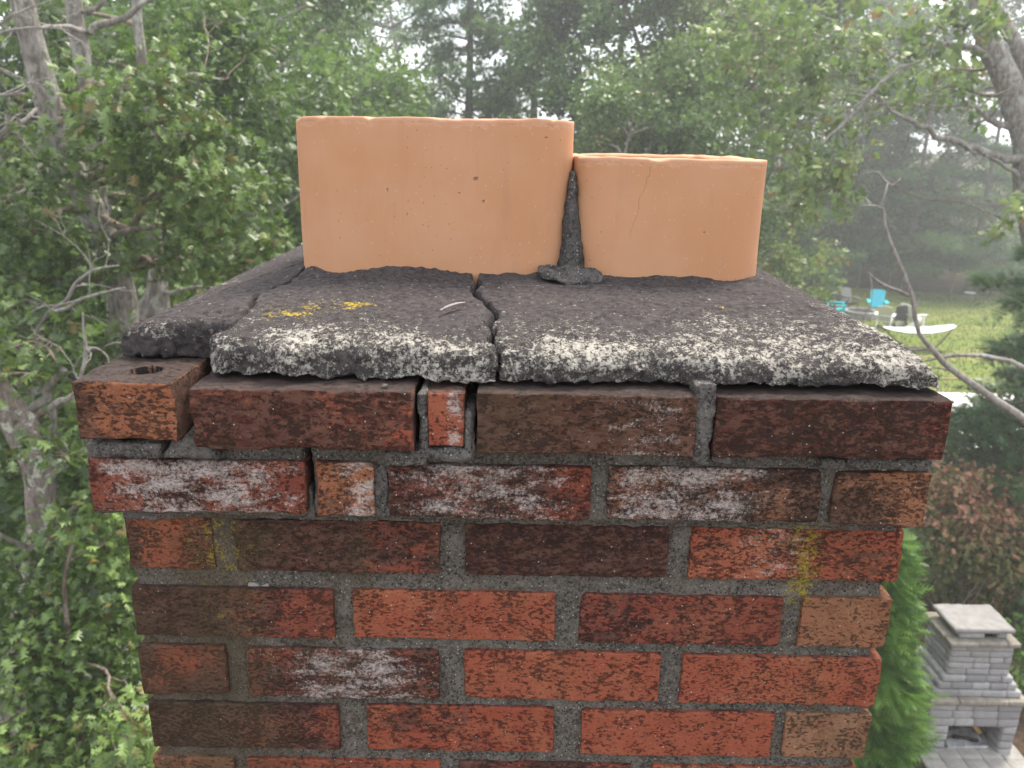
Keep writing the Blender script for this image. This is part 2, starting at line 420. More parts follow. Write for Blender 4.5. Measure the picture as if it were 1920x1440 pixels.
def flue_material():
    m = M('terracotta_clay'); p = m.offset(m.coord()); rim = m.gattr('rim')
    n1 = m.noise(p, 11, 3, .55); n2 = m.noise(m.scale(p, (1, 1, .35)), 140, 4, .7)
    col = m.mix(m.ss(n1, .3, .7), (.49, .245, .125), (.525, .285, .162))
    col = m.mix(m.math('MULTIPLY', m.ss(n2, .5, .75), .25), col, (.52, .30, .18))
    v = m.vor(m.scale(p, (1, 1, .8)), 190); c3 = m.n('SeparateXYZ', {0: v.outputs['Color']})
    col = m.mix(m.math('MULTIPLY', m.math('MULTIPLY', m.ss(v.outputs['Distance'], .20, .10), m.ss(c3.outputs[0], .52, .60)), .6), col, (.60, .39, .26))
    col = m.mix(m.math('MULTIPLY', m.math('MULTIPLY', m.ss(v.outputs['Distance'], .17, .09), m.ss(c3.outputs[1], .80, .82)), .7), col, (.22, .09, .04))
    wq = m.n('SeparateXYZ', {0: m.world()}); pit = None
    for (a, b, rr) in [(892, 335, .0028), (862, 362, .0016), (907, 378, .0016), (1024, 258, .0014), (726, 355, .0013), (1318, 435, .0014), (764, 400, .0012)]:
        q = atY(a, b, .2)
        dx = m.math('SUBTRACT', wq.outputs[0], float(q[0])); dz = m.math('SUBTRACT', wq.outputs[2], float(q[2]))
        dd = m.math('ADD', m.math('SQRT', m.math('ADD', m.math('MULTIPLY', dx, dx), m.math('MULTIPLY', dz, dz))), m.math('MULTIPLY', m.math('SUBTRACT', m.noise(m.world(), 320, 3), .5), .004))
        g = m.math('MULTIPLY', m.ss(dd, rr, rr * .45), m.ss(wq.outputs[1], .26, .24)); pit = g if pit is None else m.math('MAXIMUM', pit, g)
    col = m.mix(m.math('MULTIPLY', pit, .62), col, (.10, .055, .035))
    wp = m.world(); sx = m.n('SeparateXYZ', {0: wp}); qa, qb = atY(1224, 303, .2), atY(1168, 470, .2)
    kx = float((qb[0] - qa[0]) / (qb[2] - qa[2]))
    ln = m.math('SUBTRACT', sx.outputs[0], m.math('ADD', float(qa[0]), m.math('MULTIPLY', m.math('SUBTRACT', sx.outputs[2], float(qa[2])), kx)))
    ln = m.math('ABSOLUTE', m.math('ADD', ln, m.math('MULTIPLY', m.math('SUBTRACT', m.noise(wp, 60, 4, .7), .5), .016)))
    hair = m.math('MULTIPLY', m.math('MULTIPLY', m.ss(ln, .0011, .0003), m.ss(sx.outputs[2], float(qb[2]), float(qb[2]) + .05)), m.ss(sx.outputs[1], .30, .26))
    col = m.mix(m.math('MULTIPLY', hair, .32), col, (.16, .075, .04))
    col = m.mix(m.math('MULTIPLY', m.ss(m.noise(m.scale(p, (3, 3, .35)), 26, 4, .6), .52, .75), .22), col, (.36, .19, .12))
    rm = m.ss(m.math('ADD', rim, m.math('MULTIPLY', m.math('SUBTRACT', m.noise(p, 75, 5, .7), .5), .7)), .5, .62)
    col = m.mix(m.math('MULTIPLY', rm, .42), col, m.mix(m.noise(p, 160, 4), (.45, .24, .16), (.70, .42, .30)))
    h = m.math('SUBTRACT', m.math('MULTIPLY', n2, .5), m.math('ADD', m.math('MULTIPLY', pit, 2.), m.math('MULTIPLY', rm, .6)))
    return m.done(col, .8, m.bump(h, .0012, .6), .25)

def stone_material():
    m = M('grey_tumbled_stone'); p = m.offset(m.coord()); r = m.n('ObjectInfo').outputs['Random']
    n = m.noise(m.world(), 14, 5, .7)
    a = m.mix(r, (.22, .215, .22), (.42, .41, .405))
    col = m.mix(m.ss(n, .35, .7), m.mix(.45, a, (.20, .195, .20)), a)
    col = m.mix(m.math('MULTIPLY', m.ss(m.noise(m.world(), 5, 3), .5, .7), .4), col, (.36, .32, .26))
    return m.done(col, .9, m.bump(m.noise(m.world(), 60, 5), .01, .5), .2)

def plain(name, c, rough=.7, var=.25, sc=20, spec=.3, bump=.0, **kw):
    m = M(name); p = m.world(); n = m.noise(p, sc, 5, .65); c = np.array(c)
    col = m.mix(m.ss(n, .3, .7), tuple(c * (1 - var)), tuple(np.minimum(c * (1 + var), .95)))
    return m.done(col, rough, m.bump(n, bump, .7) if bump else None, spec, **kw)

def bark_material(name, a, b, patch=(.42, .43, .38), pa=.5, sc=1.0):
    m = M(name); p = m.world(); ps = m.scale(p, (1, 1, .3))
    n = m.noise(ps, 22 * sc, 6, .7); n2 = m.noise(p, 7 * sc, 4, .65)
    col = m.mix(m.ss(n, .35, .65), a, b)
    col = m.mix(m.math('MULTIPLY', m.ss(n2, .52, .62), pa), col, patch)
    return m.done(col, .9, m.bump(n, .03, .8), .15)

def leaf_material(name, dark, mid, light, trans=.35, gloss=.35, odd=None):
    m = M(name); t = m.gattr('tint')
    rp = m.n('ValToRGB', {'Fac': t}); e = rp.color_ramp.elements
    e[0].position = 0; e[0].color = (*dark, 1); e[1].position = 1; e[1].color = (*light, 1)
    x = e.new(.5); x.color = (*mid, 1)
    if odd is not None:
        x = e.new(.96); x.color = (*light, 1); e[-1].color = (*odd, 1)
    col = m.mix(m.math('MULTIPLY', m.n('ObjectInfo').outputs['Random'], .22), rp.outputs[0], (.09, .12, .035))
    b = m.n('BsdfPrincipled', {'Base Color': col, 'Roughness': .38, 'Specular IOR Level': gloss})
    tr = m.n('BsdfTranslucent', {'Color': m.mix(.4, col, (.14, .26, .035))})
    mxs = m.n('MixShader', {0: trans, 1: b.outputs[0], 2: tr.outputs[0]})
    m.t.links.new(mxs.outputs[0], m.out.inputs['Surface']); return m.m

def _plan(px, py, z=7.5 - .150):
    q = atZ(px, py, z); return (q[0], q[1])
CROWN_LICHEN = [(_plan(655, 573), (.060, .026), .80), (_plan(560, 580), (.07, .028), .72), (_plan(1355, 580), (.03, .02), .5), (_plan(770, 578), (.03, .012), .35)]
mBrick = brick_material(); mMortar = mortar_material(); mChip = mortar_material('loose_mortar', (.115, .108, .10), False)
mWedge = mortar_material('wedge_mortar', (.085, .08, .077), False)
mCrown = crown_material(); mFlue = flue_material(); mStone = stone_material()
mCap = plain('grey_cap_slab', (.25, .24, .23), .85, .14, 9, .2, .004)
mBuff = plain('buff_cap_stone', (.26, .235, .195), .9, .25, 12, .2, .006)

# ------------------------------------------------------------------ ground
def sheet(name, pts, z, mat, kind='structure', thick=0):
    P = np.array(pts, float); n = len(P)
    V = np.concatenate([np.column_stack([P, np.full(n, z)]), [[*P.mean(0), z]]])
    T = [[n, i, (i + 1) % n] for i in range(n)]; Q = None
    if thick:
        V = np.concatenate([V, np.column_stack([P, np.full(n, z - thick)])])
        Q = [[n + 1 + i, n + 1 + (i + 1) % n, (i + 1) % n, i] for i in range(n)]
    o = obj(name, V, T, Q, mat, smooth=False); tag(o, kind=kind); return o
def ground_material():
    m = M('leaf_litter'); p = m.world(); n = m.noise(p, 3.5, 6, .75); n2 = m.noise(p, .35, 3)
    col = m.mix(m.ss(n, .35, .65), (.035, .024, .016), (.13, .085, .055))
    col = m.mix(m.math('MULTIPLY', m.ss(n2, .45, .65), .5), col, (.055, .05, .025))
    return m.done(col, .95, m.bump(n, .05, .8), .1)
def lawn_material():
    m = M('lawn_turf'); p = m.world(); n = m.noise(p, 12, 5, .75); n2 = m.noise(m.scale(p, (.5, 1.6, 1)), .5, 4, .6)
    col = m.mix(m.ss(n, .3, .7), (.095, .140, .022), (.20, .25, .050))
    col = m.mix(m.math('MULTIPLY', m.ss(n2, .45, .68), .75), col, (.28, .25, .10))
    return m.done(col, .95, m.bump(n, .05, .8), .1)
mGround = ground_material(); mLawn = lawn_material()
sheet('ground', [(-600, -300), (600, -300), (600, 900), (-600, 900)], 0, mGround)
rng = np.random.default_rng(3)
lp = []
for a, b in [(9, 20), (13, 19.6), (22, 19.5), (34, 20), (36, 34), (33, 39.5), (29, 38.5), (26, 41), (22, 42.2), (18, 43.5), (14, 43.0), (9, 42.5), (4, 41), (2, 32), (4, 24)]:
    lp.append((a + rng.normal() * .15, b + rng.normal() * .15))
sheet('lawn', lp, .02, mLawn)
# grass blades on the lawn, nobody could count them
gN = 26000; gx = rng.uniform(9, 27, gN); gy = 22 + (rng.uniform(0, 1, gN)) * 20
g0 = np.stack([gx, gy, np.full(gN, .02)], -1); ga = rng.uniform(0, 6.28, gN); gw = .03; gh = rng.uniform(.03, .08, gN)
dv = np.stack([np.cos(ga), np.sin(ga), 0 * ga], -1)
GV = np.stack([g0 - dv * gw, g0 + dv * gw, g0 + np.stack([rng.normal(size=gN) * .02, rng.normal(size=gN) * .02, gh], -1)], 1).reshape(-1, 3)
mGrass = leaf_material('grass_blade', (.07, .12, .024), (.15, .21, .05), (.30, .28, .10), .3, .1)
tag(obj('lawn_grass', GV, np.arange(gN * 3).reshape(-1, 3), None, mGrass, smooth=False, attrs={'tint': np.repeat(np.clip(rng.uniform(0, .6, gN) + .4 * (vnoise(g0, .5, 3) > .2), 0, 1), 3)}), kind='stuff')
mPatio = plain('pale_concrete', (.78, .77, .74), .85, .08, 3, .2, .002)
sheet('patio', [(11.5, 18.6), (28, 17.5), (28, 23.5), (11.3, 23.3)], .10, mPatio, thick=.10)

# ------------------------------------------------------------------ the chimney
CH = thing('brick_chimney', (0, .35, 0), 'weathered red brick chimney with cracked black crown and two clay flues, filling the foreground', 'chimney')
def zof(py, y): return atY(960, py, y)[2]
RED = (.43, .104, .062); BRT = (.49, .134, .078); TAN = (.42, .20, .11); BRN = (.22, .11, .075); ORG = (.48, .19, .10); DRD = (.31, .085, .06); BUF = (.44, .25, .15)
def brick(xl, xr, zt, zb, yf, seed, clay, soot, slope=0, mid=0, white=0, wat=0, wwide=.5, depth=.092, top=0, res=.0045, r=.0015, amp=.0009, chip=.005, label=None, hole=False):
    L = xr - xl; Hh = zt - zb
    V, Q = rough_box(L, depth, Hh, res, r, amp, seed, chip)
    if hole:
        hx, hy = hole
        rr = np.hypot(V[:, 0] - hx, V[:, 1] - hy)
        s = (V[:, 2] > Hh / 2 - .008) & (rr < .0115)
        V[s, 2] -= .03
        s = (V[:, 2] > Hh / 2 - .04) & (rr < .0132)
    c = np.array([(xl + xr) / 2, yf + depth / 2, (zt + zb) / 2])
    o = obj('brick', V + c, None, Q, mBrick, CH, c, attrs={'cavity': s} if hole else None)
    for k, v in (('clay', [*map(float, clay)]), ('soot', soot), ('soot_slope', slope), ('soot_mid', mid), ('white', white), ('white_at', wat), ('white_wide', wwide), ('half_len', L / 2), ('top_soot', top)):
        o[k] = [x * .72 for x in v] if isinstance(v, list) else float(v)
    if label: o['label'] = label
    return o
def X(px, py, y): return float(atY(px, py, y)[0])
rows = []      # (y of face, zt, zb)
YF = [-.04, -.02, 0, 0, 0, 0]
PB = [(738, 850), (872, 971), (983, 1080), (1111, 1202), (1222, 1312), (1329, 1412)]
for yf, (a, b) in zip(YF, PB): rows.append((yf, zof(a, yf), zof(b, yf)))
step = .0667
for k in range(8):
    zt = rows[5][1] - step * (k + 1); rows.append((0, zt, zt - .0535))
# pixel edges, clay, soot, slope, mid, white, at, width
SPEC = {
 0: [(360, 775, BRT, .72, -.15, .1, 0, 0, .5), (895, 1305, ORG, .80, -.1, .2, .55, .55, .4), (1341, 1778, RED, 1.0, -.55, .4, 0, 0, .5)],
 1: [(168, 573, DRD, .50, 0, .2, .95, -.05, .95), (592, 702, ORG, .42, -.2, .3, .8, .6, .9), (729, 1108, DRD, .62, -.25, .45, .85, -.1, .85), (1139, 1541, BRN, .60, .1, .1, .88, -.35, .85), (1563, 1739, TAN, .55, -.15, .0, 0, 0, .5)],
 2: [(236, 398, BRT, .50, 0, -.9, 0, 0, .5), (440, 825, DRD, .66, -.1, .0, 0, 0, .5), (872, 1253, DRD, .90, -.1, .7, 0, 0, .5), (1294, 1690, BRT, .45, .05, .1, .55, -.25, .4)],
 3: [(251, 626, DRD, .66, -.75, .0, 0, 0, .5), (662, 1041, BRT, .33, .1, 0, .15, -.4, .4), (1088, 1466, DRD, .52, -.1, .1, 0, 0, .5), (1500, 1667, TAN, .30, .15, 0, 0, 0, .5)],
 4: [(264, 426, RED, .58, -.1, -.3, 0, 0, .5), (464, 824, DRD, .60, .1, .2, .85, .1, .8), (870, 1238, BRT, .30, .1, 0, .1, .5, .5), (1277, 1649, BRT, .35, .05, .1, .12, 0, .5)],
 5: [(283, 636, DRD, .70, -.4, .1, 0, 0, .5), (689, 1038, RED, .42, -.15, 0, 0, 0, .5), (1090, 1449, BRT, .28, .1, 0, 0, 0, .5), (1470, 1629, BUF, .24, 0, 0, 0, 0, .5)],
}
sd = 11
for i, specs in SPEC.items():
    yf, zt, zb = rows[i]; pm = sum(PB[i]) / 2
    for k, (a, b, clay, so_, sg, sm, wh, wa, ww) in enumerate(specs):
        sd += 1; rz = random.uniform
        jz = rz(-.0012, .0012); jy = rz(-.0015, .0015)
        py = pm + .0183 * ((a + b) / 2 - 960)
        brick(X(a, py, yf), X(b, py, yf), zt + jz, zb + jz, yf + jy, sd, clay, so_, sg, sm, wh, wa, ww, top=.9 if i == 0 else .35, chip=.010 if i < 2 else .005)
# loose corner brick with a core hole, its end to the camera, and the half brick wrapped in old mortar
yf, zt, zb = rows[0]
lx0, lx1 = X(141, 770, -.042), X(327, 770, -.042)
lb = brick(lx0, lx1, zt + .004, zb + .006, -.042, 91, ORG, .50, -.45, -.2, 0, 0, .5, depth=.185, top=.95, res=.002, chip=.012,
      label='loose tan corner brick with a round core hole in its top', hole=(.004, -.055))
brick(X(803, 795, -.036), X(871, 795, -.036), zt - .002, zb + .004, -.036, 92, BRT, .42, 0, 0, .75, .45, .45, top=.8, label='narrow red brick end edged with old grey mortar')
# lower rows, out of the frame but for the first: plain running bond
cl = [RED, BRT, DRD, RED, BRN, BRT, TAN]
W0 = .3575
for i in range(6, len(rows)):
    yf, zt, zb = rows[i]
    edges = [(-.3575, -.275), (-.262, -.0655), (-.047, .129), (.149, .3575)] if i % 2 == 0 else [(-.3575, -.158), (-.145, .045), (.058, .248), (.261, .3575)]
    for k, (a, b) in enumerate(edges):
        sd += 1
        if i == 6: c = [TAN, RED, DRD, BRT][k]; s_ = [.3, .4, .6, .4][k]; res = .0045
        else: c = random.choice(cl); s_ = random.uniform(.3, .65); res = .012
        brick(a, b, zt, zb, yf, sd, c, s_, random.uniform(-.2, .2), 0, random.choice([0, 0, .3]), .2, .5, res=res, amp=.0011 if i == 6 else .0006)
# returns and back: alike bricks that share mesh data
Vb, Qb = rough_box(.190, .092, .0535, .014, .003, .0008, 5)
me_b = mesh('brick', Vb, None, Qb); me_b.materials.append(mBrick)
for i, (yf, zt, zb) in enumerate(rows):
    ex = -yf if i else .005; zc = (zt + zb) / 2
    for sgn in (-1, 1):
        xx = sgn * (.3575 + ex - .046)
        ys = [.092 + yf + .012 + .095 + .205 * k for k in range(3)] if (i % 2 or i < 2) else [.092 + yf + .115 + .012 + .205 * k for k in range(3)]
        if i == 0 and sgn < 0: ys = ys[1:]
        for y in ys:
            o = objm('brick', me_b, (xx, y, zc), CH, rot=(0, 0, math.pi / 2))
            for k_, v in (('clay', [*random.choice(cl)]), ('soot', random.uniform(.4, .8)), ('soot_slope', 0.), ('soot_mid', 0.), ('white', 0.), ('white_at', 0.), ('white_wide', .5), ('half_len', .095), ('top_soot', .9 if i == 0 else 0.)): o[k_] = v
    for k in range(4):
        x = -.267 + .178 * k
        o = objm('brick', me_b, (x, .70 + ex, zc), CH, scale=(.89, 1, 1))
        for k_, v in (('clay', [*random.choice(cl)]), ('soot', random.uniform(.4, .8)), ('soot_slope', 0.), ('soot_mid', 0.), ('white', 0.), ('white_at', 0.), ('white_wide', .5), ('half_len', .095), ('top_soot', .9 if i == 0 else 0.)): o[k_] = v

# mortar: front face of the joints, a fine uneven sheet with depth; hollow behind
def rbox_to(mb, x0, x1, y0, y1, z0, z1, res, r, amp, seed, freq=120):
    V, Q = rough_box(x1 - x0, y1 - y0, z1 - z0, res, r, amp, seed, 0, freq)
    mb.add(V + np.array([(x0 + x1) / 2, (y0 + y1) / 2, (z0 + z1) / 2]), None, Q)
mb = MB()
zlow = rows[-1][2] - .01
b1 = (rows[1][2] + rows[2][1]) / 2 + .002
rbox_to(mb, -.352, .352, .0045, .10, rows[7][2], b1 - .0015, .005, .003, .0011, 3)
rbox_to(mb, -.352, .352, .0045, .10, zlow, rows[7][2] + .001, .02, .003, .0008, 4)
rbox_to(mb, -.370, X(575, 920, -.0145), -.0145, .09, b1, rows[0][2] - .0015, .005, .004, .0013, 5)
rbox_to(mb, X(588, 920, -.0145), .368, -.0145, .09, b1, rows[0][2] - .0015, .005, .004, .0013, 5)
rbox_to(mb, -.352, .352, -.003, .09, rows[2][1] + .001, rows[1][2] - .001, .005, .003, .0012, 21)
for sx in (-1, 1):
    rbox_to(mb, *sorted((sx * .352, sx * .26)), .099, .745, zlow, b1 - .001, .05, .003, .0005, 6)
    rbox_to(mb, *sorted((sx * .372, sx * .28)), .089, .76, b1, rows[0][1] - .006, .05, .003, .0005, 7)
rbox_to(mb, -.35, .35, .655, .745, zlow, b1 - .0015, .05, .003, .0005, 8)
rbox_to(mb, -.37, .37, .66, .76, b1, rows[0][1] - .006, .05, .003, .0005, 9)
rbox_to(mb, -.255, .37, .045, .11, rows[0][2] - .012, rows[0][1] - .004, .02, .003, .001, 10)   # bed under the crown, behind the top course
mb.obj('mortar', mMortar, CH, smooth=True)
sm_ = MB()
for (x0, x1, y0, y1) in [(-.352, .352, .0, .10), (-.352, -.26, .1, .66), (.26, .352, .1, .66), (-.352, .352, .66, .746)]:
    sm_.box(((x0 + x1) / 2, (y0 + y1) / 2, zlow / 2 - .0005), (x1 - x0, y1 - y0, zlow))
def shaft_material():
    m = M('lower_brickwork'); p = m.world(); sx = m.n('SeparateXYZ', {0: p})
    v = m.n('CombineXYZ', {0: m.math('ADD', sx.outputs[0], sx.outputs[1]), 1: sx.outputs[2]}).outputs[0]
    b = m.n('TexBrick', {'Vector': v, 'Color1': (.36, .08, .045, 1), 'Color2': (.22, .08, .05, 1), 'Mortar': (.15, .14, .13, 1), 'Scale': 1., 'Mortar Size': .006, 'Brick Width': .205, 'Row Height': .0667})
    return m.done(m.mix(m.ss(m.noise(p, 90, 5), .5, .7), b.outputs[0], (.03, .025, .024)), .93, m.bump(b.outputs[1], .004, -.8), .15)
sm_.obj('shaft', shaft_material(), CH)

# lumps of loose mortar still sitting in the open joints of the top courses
def lump(px0, px1, py0, py1, y, depth, seed, mat=mChip, taper=None, name='mortar_lump', r=.004, label=None, amp=.0016):
    a = atY(px0, (py0 + py1) / 2, y); b = atY(px1, (py0 + py1) / 2, y); t = atY((px0 + px1) / 2, py0, y); d = atY((px0 + px1) / 2, py1, y)
    L = b[0] - a[0]; Hh = t[2] - d[2]; c = np.array([(a[0] + b[0]) / 2, y + depth / 2, (t[2] + d[2]) / 2])
    V, Q = rough_box(L, depth, Hh, max(min(L, Hh) / 7, .0022), r, amp, seed, .004, 110)
    if taper:
        f = V[:, 2] / Hh + .5
        V[:, 0] = V[:, 0] * (taper[0] * (1 - f) + taper[1] * f) + (taper[2] * f if len(taper) > 2 else 0) * L
    o = obj(name, V + c, None, Q, mat, CH, c)
    if label: o['label'] = label
    return o
lump(160, 302, 832, 860, -.034, .06, 31, taper=(.9, 1.05))
lump(300, 412, 822, 862, -.034, .055, 32, taper=(1.0, .55))
lump(719, 802, 847, 876, -.036, .03, 33)
lump(1301, 1341, 722, 873, -.037, .07, 34, taper=(.85, 1., -.05), label='upright strip of grey mortar between the two right bricks of the top course')
lump(1336, 1376, 853, 871, -.034, .03, 35)
lump(1590, 1738, 861, 883, -.030, .06, 36)
lump(1540, 1592, 864, 884, -.026, .05, 37)
lump(785, 804, 735, 858, -.035, .05, 38, r=.003)
lump(868, 890, 770, 856, -.034, .05, 39, taper=(1, .8), r=.003)
lump(784, 886, 842, 868, -.036, .05, 40, r=.006)
lump(702, 728, 872, 968, -.016, .05, 41, r=.002)
lump(574, 590, 915, 972, -.012, .04, 42, taper=(1., .35), r=.002)
lump(232, 300, 964, 976, -.004, .05, 43, r=.003)
lump(463, 504, 1094, 1102, .0035, .006, 45, mat=mCap, r=.002, amp=.0008, name='mortar_smear')
lump(715, 724, 724, 731, -.034, .007, 44, mat=mChip, r=.002, amp=.0008)

# crown: three cracked slabs of concrete
ZB = 7.5 - .1915
def poly(pts):
    P = np.array(sorted(pts, key=lambda q: q[1]))
    return lambda y: np.interp(y, P[:, 1], P[:, 0])
def crack_pts(pp, z): return [_plan(a, b, z) for a, b in pp]
bc = [(936, 719), (938, 690), (936, 655)]
BCc = [(_plan(936, 650, 7.5 - .165)[0], -.03), (_plan(936, 650, 7.5 - .163)[0], .0)] + crack_pts([(929, 621), (917, 608), (926, 588), (899, 561), (896, 541), (888, 516)], 7.5 - .150)
BCc += [(BCc[-1][0] - .01, .45), (BCc[-1][0], .9)]
_a = _plan(389, 640, 7.5 - .166)
ABc = [(X(388, 680, -.015), -.03), (X(390, 660, .0), .0)] + crack_pts([(395, 622), (430, 606), (482, 570), (545, 543), (606, 516)], 7.5 - .155)
ABc += [(ABc[-1][0], .9)]
def jag(f, sd_):
    return lambda y: f(y) + .0042 * fbm(np.stack([y * 0 + sd_, np.asarray(y, float), y * 0], -1), 45, sd_, 4) * np.interp(y, [-.05, -.02, .05, .9], [.4, .5, 1, 1])
fBC, fAB = jag(poly(BCc), 61), jag(poly(ABc), 67)
XL = float(atY(236, 650, .03)[0]); XR = float(atY(1756, 710, -.01)[0])
GROOVES = [crack_pts([(576, 505), (512, 520), (422, 545), (330, 585)], 7.5 - .16), crack_pts([(1412, 535), (1442, 549), (1475, 553)], 7.5 - .15)]
def segd(x, y, pl):
    d = np.full(x.shape, 9.)
    for (ax, ay), (bx, by) in zip(pl[:-1], pl[1:]):
        t = np.clip(((x - ax) * (bx - ax) + (y - ay) * (by - ay)) / ((bx - ax) ** 2 + (by - ay) ** 2 + 1e-12), 0, 1)
        d = np.minimum(d, np.hypot(x - ax - t * (bx - ax), y - ay - t * (by - ay)))
    return d
FL = [(-.2370, .0615, .20, .50), (.0625, .2705, .195, .49)]     # outer plan of the two flues: x0, x1, y0, y1
def ztop(x, y):
    f = np.interp(y, [-.03, -.01, .008, .03, .06, .10, .15, .2, .5, .62, .72], [-.1745, -.1685, -.1635, -.1585, -.1525, -.1465, -.1415, -.138, -.137, -.152, -.172])
    rgt = np.interp(XR - x, [0, .010, .026, .05, .09, .16, .3], [-.186, -.173, -.160, -.150, -.142, -.137, -.135])
    lft = np.interp(x - XL, [0, .03, .07, .13, .3], [-.166, -.160, -.152, -.143, -.133])
    z = np.minimum(np.minimum(f, rgt), lft)
    d = np.full(np.shape(z), 9.)
    for (x0, x1, y0, y1) in FL:
        d = np.minimum(d, np.hypot(np.maximum(np.maximum(x0 + .03 - x, x - x1 + .03), 0), np.maximum(np.maximum(y0 + .03 - y, y - y1 + .03), 0)) - .03)
    P = np.stack([x, y, np.zeros_like(x)], -1)
    z = z + np.exp(-np.clip(d, 0, 1) / .010) * (.0035 + .0060 * fbm(P, 26, 71, 4))
    return z
def slab(name, xl, xr, yf, seed, label, crust_fn, lift=0.0, gapl=.0, gapr=.0, lip=.013, yback=.725):
    nx = 190 if seed != 1 else 70
    u = np.linspace(0, 1, nx); u = u
    t = np.concatenate([np.linspace(0, .27, 105), np.linspace(.27, .8, 45)[1:], np.linspace(.8, 1, 20)[1:]])
    ny = len(t)
    def base(U, Tt):
        y = yf + (yback - yf) * Tt
        P0 = np.stack([y * 0 + seed * 3., y, y * 0], -1)
        a = xl(y) + gapl + .0007 * fbm(P0, 120, seed + 3, 3); b = xr(y) - gapr + .0007 * fbm(P0, 120, seed + 4, 3)
        x = a + (b - a) * U
        y = y + (1 - Tt) ** 3 * (.006 * fbm(np.stack([x, x * 0 + seed, x * 0], -1), 22, seed + 6, 4))
        return x, y, a, b
    def top(U, Tt):
        x, y, a, b = base(U, Tt)
        z = 7.5 + ztop(x, y) + lift
        d = np.minimum(np.minimum(x - a, b - x) * 4.5 + .0004, np.minimum((yf + (yback - yf) * Tt) - yf, .2) + .0002)
        d = np.minimum(d, (yback - yf) * (1 - Tt))
        rl = lip; k = np.clip(1 - d / rl, 0, 1)
        z = z - rl * .85 * (1 - np.sqrt(np.clip(1 - k * k, 0, 1)))
        for g in GROOVES: z = z - .006 * np.clip(1 - segd(x, y, g) / .0028, 0, 1)
        z = np.maximum(z, ZB + .002)
        return x, y, z
    V = []; Q = []; n = 0; CR = []
    def grid(Xg, Yg, Zg, flip, wall):
        nonlocal n
        h, w = Xg.shape; V.append(np.stack([Xg.ravel(), Yg.ravel(), Zg.ravel()], -1))
        I = np.arange(h * w).reshape(h, w) + n
        q = np.stack([I[:-1, :-1], I[1:, :-1], I[1:, 1:], I[:-1, 1:]], -1).reshape(-1, 4)
        Q.append(q[:, ::-1] if flip else q); n += h * w
    U, Tt = np.meshgrid(u, t, indexing='ij'); x, y, z = top(U, Tt); grid(x, y, z, False, 0)
    hs = np.linspace(0, 1, 13)
    def wall(Ua, Ta, flip):
        x, y, z = top(Ua, Ta)
        zb = ZB + .003 * fbm(np.stack([x, y, x * 0], -1), 25, seed + 8, 3)
        zb = np.minimum(zb, z - .001)
        Hh, _ = np.meshgrid(hs, x, indexing='ij')
        bulge = np.sin(Hh * math.pi) * .0
        grid(np.tile(x, (13, 1)), np.tile(y, (13, 1)), z[None] * (1 - Hh) + zb[None] * Hh, flip, 1)
    wall(u, np.zeros(nx), False)
    wall(u, np.ones(nx), True)
    wall(np.zeros(ny), t, True)
    wall(np.ones(ny), t, False)
    x, y, z = top(U, Tt); zb = np.minimum(ZB + .003 * fbm(np.stack([x, y, x * 0], -1).reshape(-1, 3), 25, seed + 8, 3).reshape(x.shape), z - .001)
    grid(x, y, zb, True, 0)
    V, Q = weld(np.concatenate(V), np.concatenate(Q))
    fc = V[Q].mean(1); keep = np.ones(len(Q), bool)
    for (x0, x1, y0, y1) in FL: keep &= ~((fc[:, 0] > x0 + .02) & (fc[:, 0] < x1 - .02) & (fc[:, 1] > y0 + .02) & (fc[:, 1] < y1 - .02))
    Q = Q[keep]
    cr = crust_fn(V[:, 0], V[:, 1], V[:, 2])
    low = np.clip((7.5 - .16 - V[:, 2]) / .03, 0, 1)
    amp = .0011 + .0016 * np.clip(1 - (V[:, 1] - yf) / .05, 0, 1)
    V = V + amp[:, None] * vfield(V, 95, seed + 20, 3) + .45 * amp[:, None] * vfield(V, 260, seed + 33, 2)
    o = obj(name, V, None, Q, mCrown, CH, attrs={'crust': cr}); o['label'] = label
    return o
def crB(x, y, z): return .84 * np.clip(1.06 - np.clip(y + .012, 0, 1) / .115, 0, 1) ** 1.0
def crC(x, y, z):
    c = .9 * np.clip(1.06 - np.clip(y + .012, 0, 1) / (.11 + .06 * np.clip((x - .1) / .25, 0, 1)), 0, 1)
    e = np.clip(1.1 - (XR - x) / .10, 0, 1) * np.clip(1 - (y - .1) / .25, 0, 1)
    return np.maximum(c, e) * (1 - .28 * np.clip((7.5 - .176 - z) / .012, 0, 1) * np.clip(1 - (x - .2) / .15, 0, 1))
def crA(x, y, z):
    c = .62 * np.clip(1 - (y - .03) / .05, 0, 1)
    c = np.where((y < .045) & (z < 7.5 - .172), .2, c)
    return np.maximum(c, .55 * np.clip(1 - (x - XL) / .06, 0, 1) * np.clip((y - .08) / .1, 0, 1))
slab('crown_slab', lambda y: np.full_like(y, XL), fAB, .030, 1, 'broken corner piece of the crown, set back above the loose corner brick', crA, -.0, gapr=.0018, lip=.010)
slab('crown_slab', fAB, fBC, -.018, 2, 'left middle piece of the crown with the bright yellow lichen patch', crB, .001, gapl=.0018, gapr=.0022)
slab('crown_slab', fBC, lambda y: np.full_like(y, XR), -.020, 3, 'right piece of the crown with the wide pale crust along its edge', crC, 0, gapl=.0022)

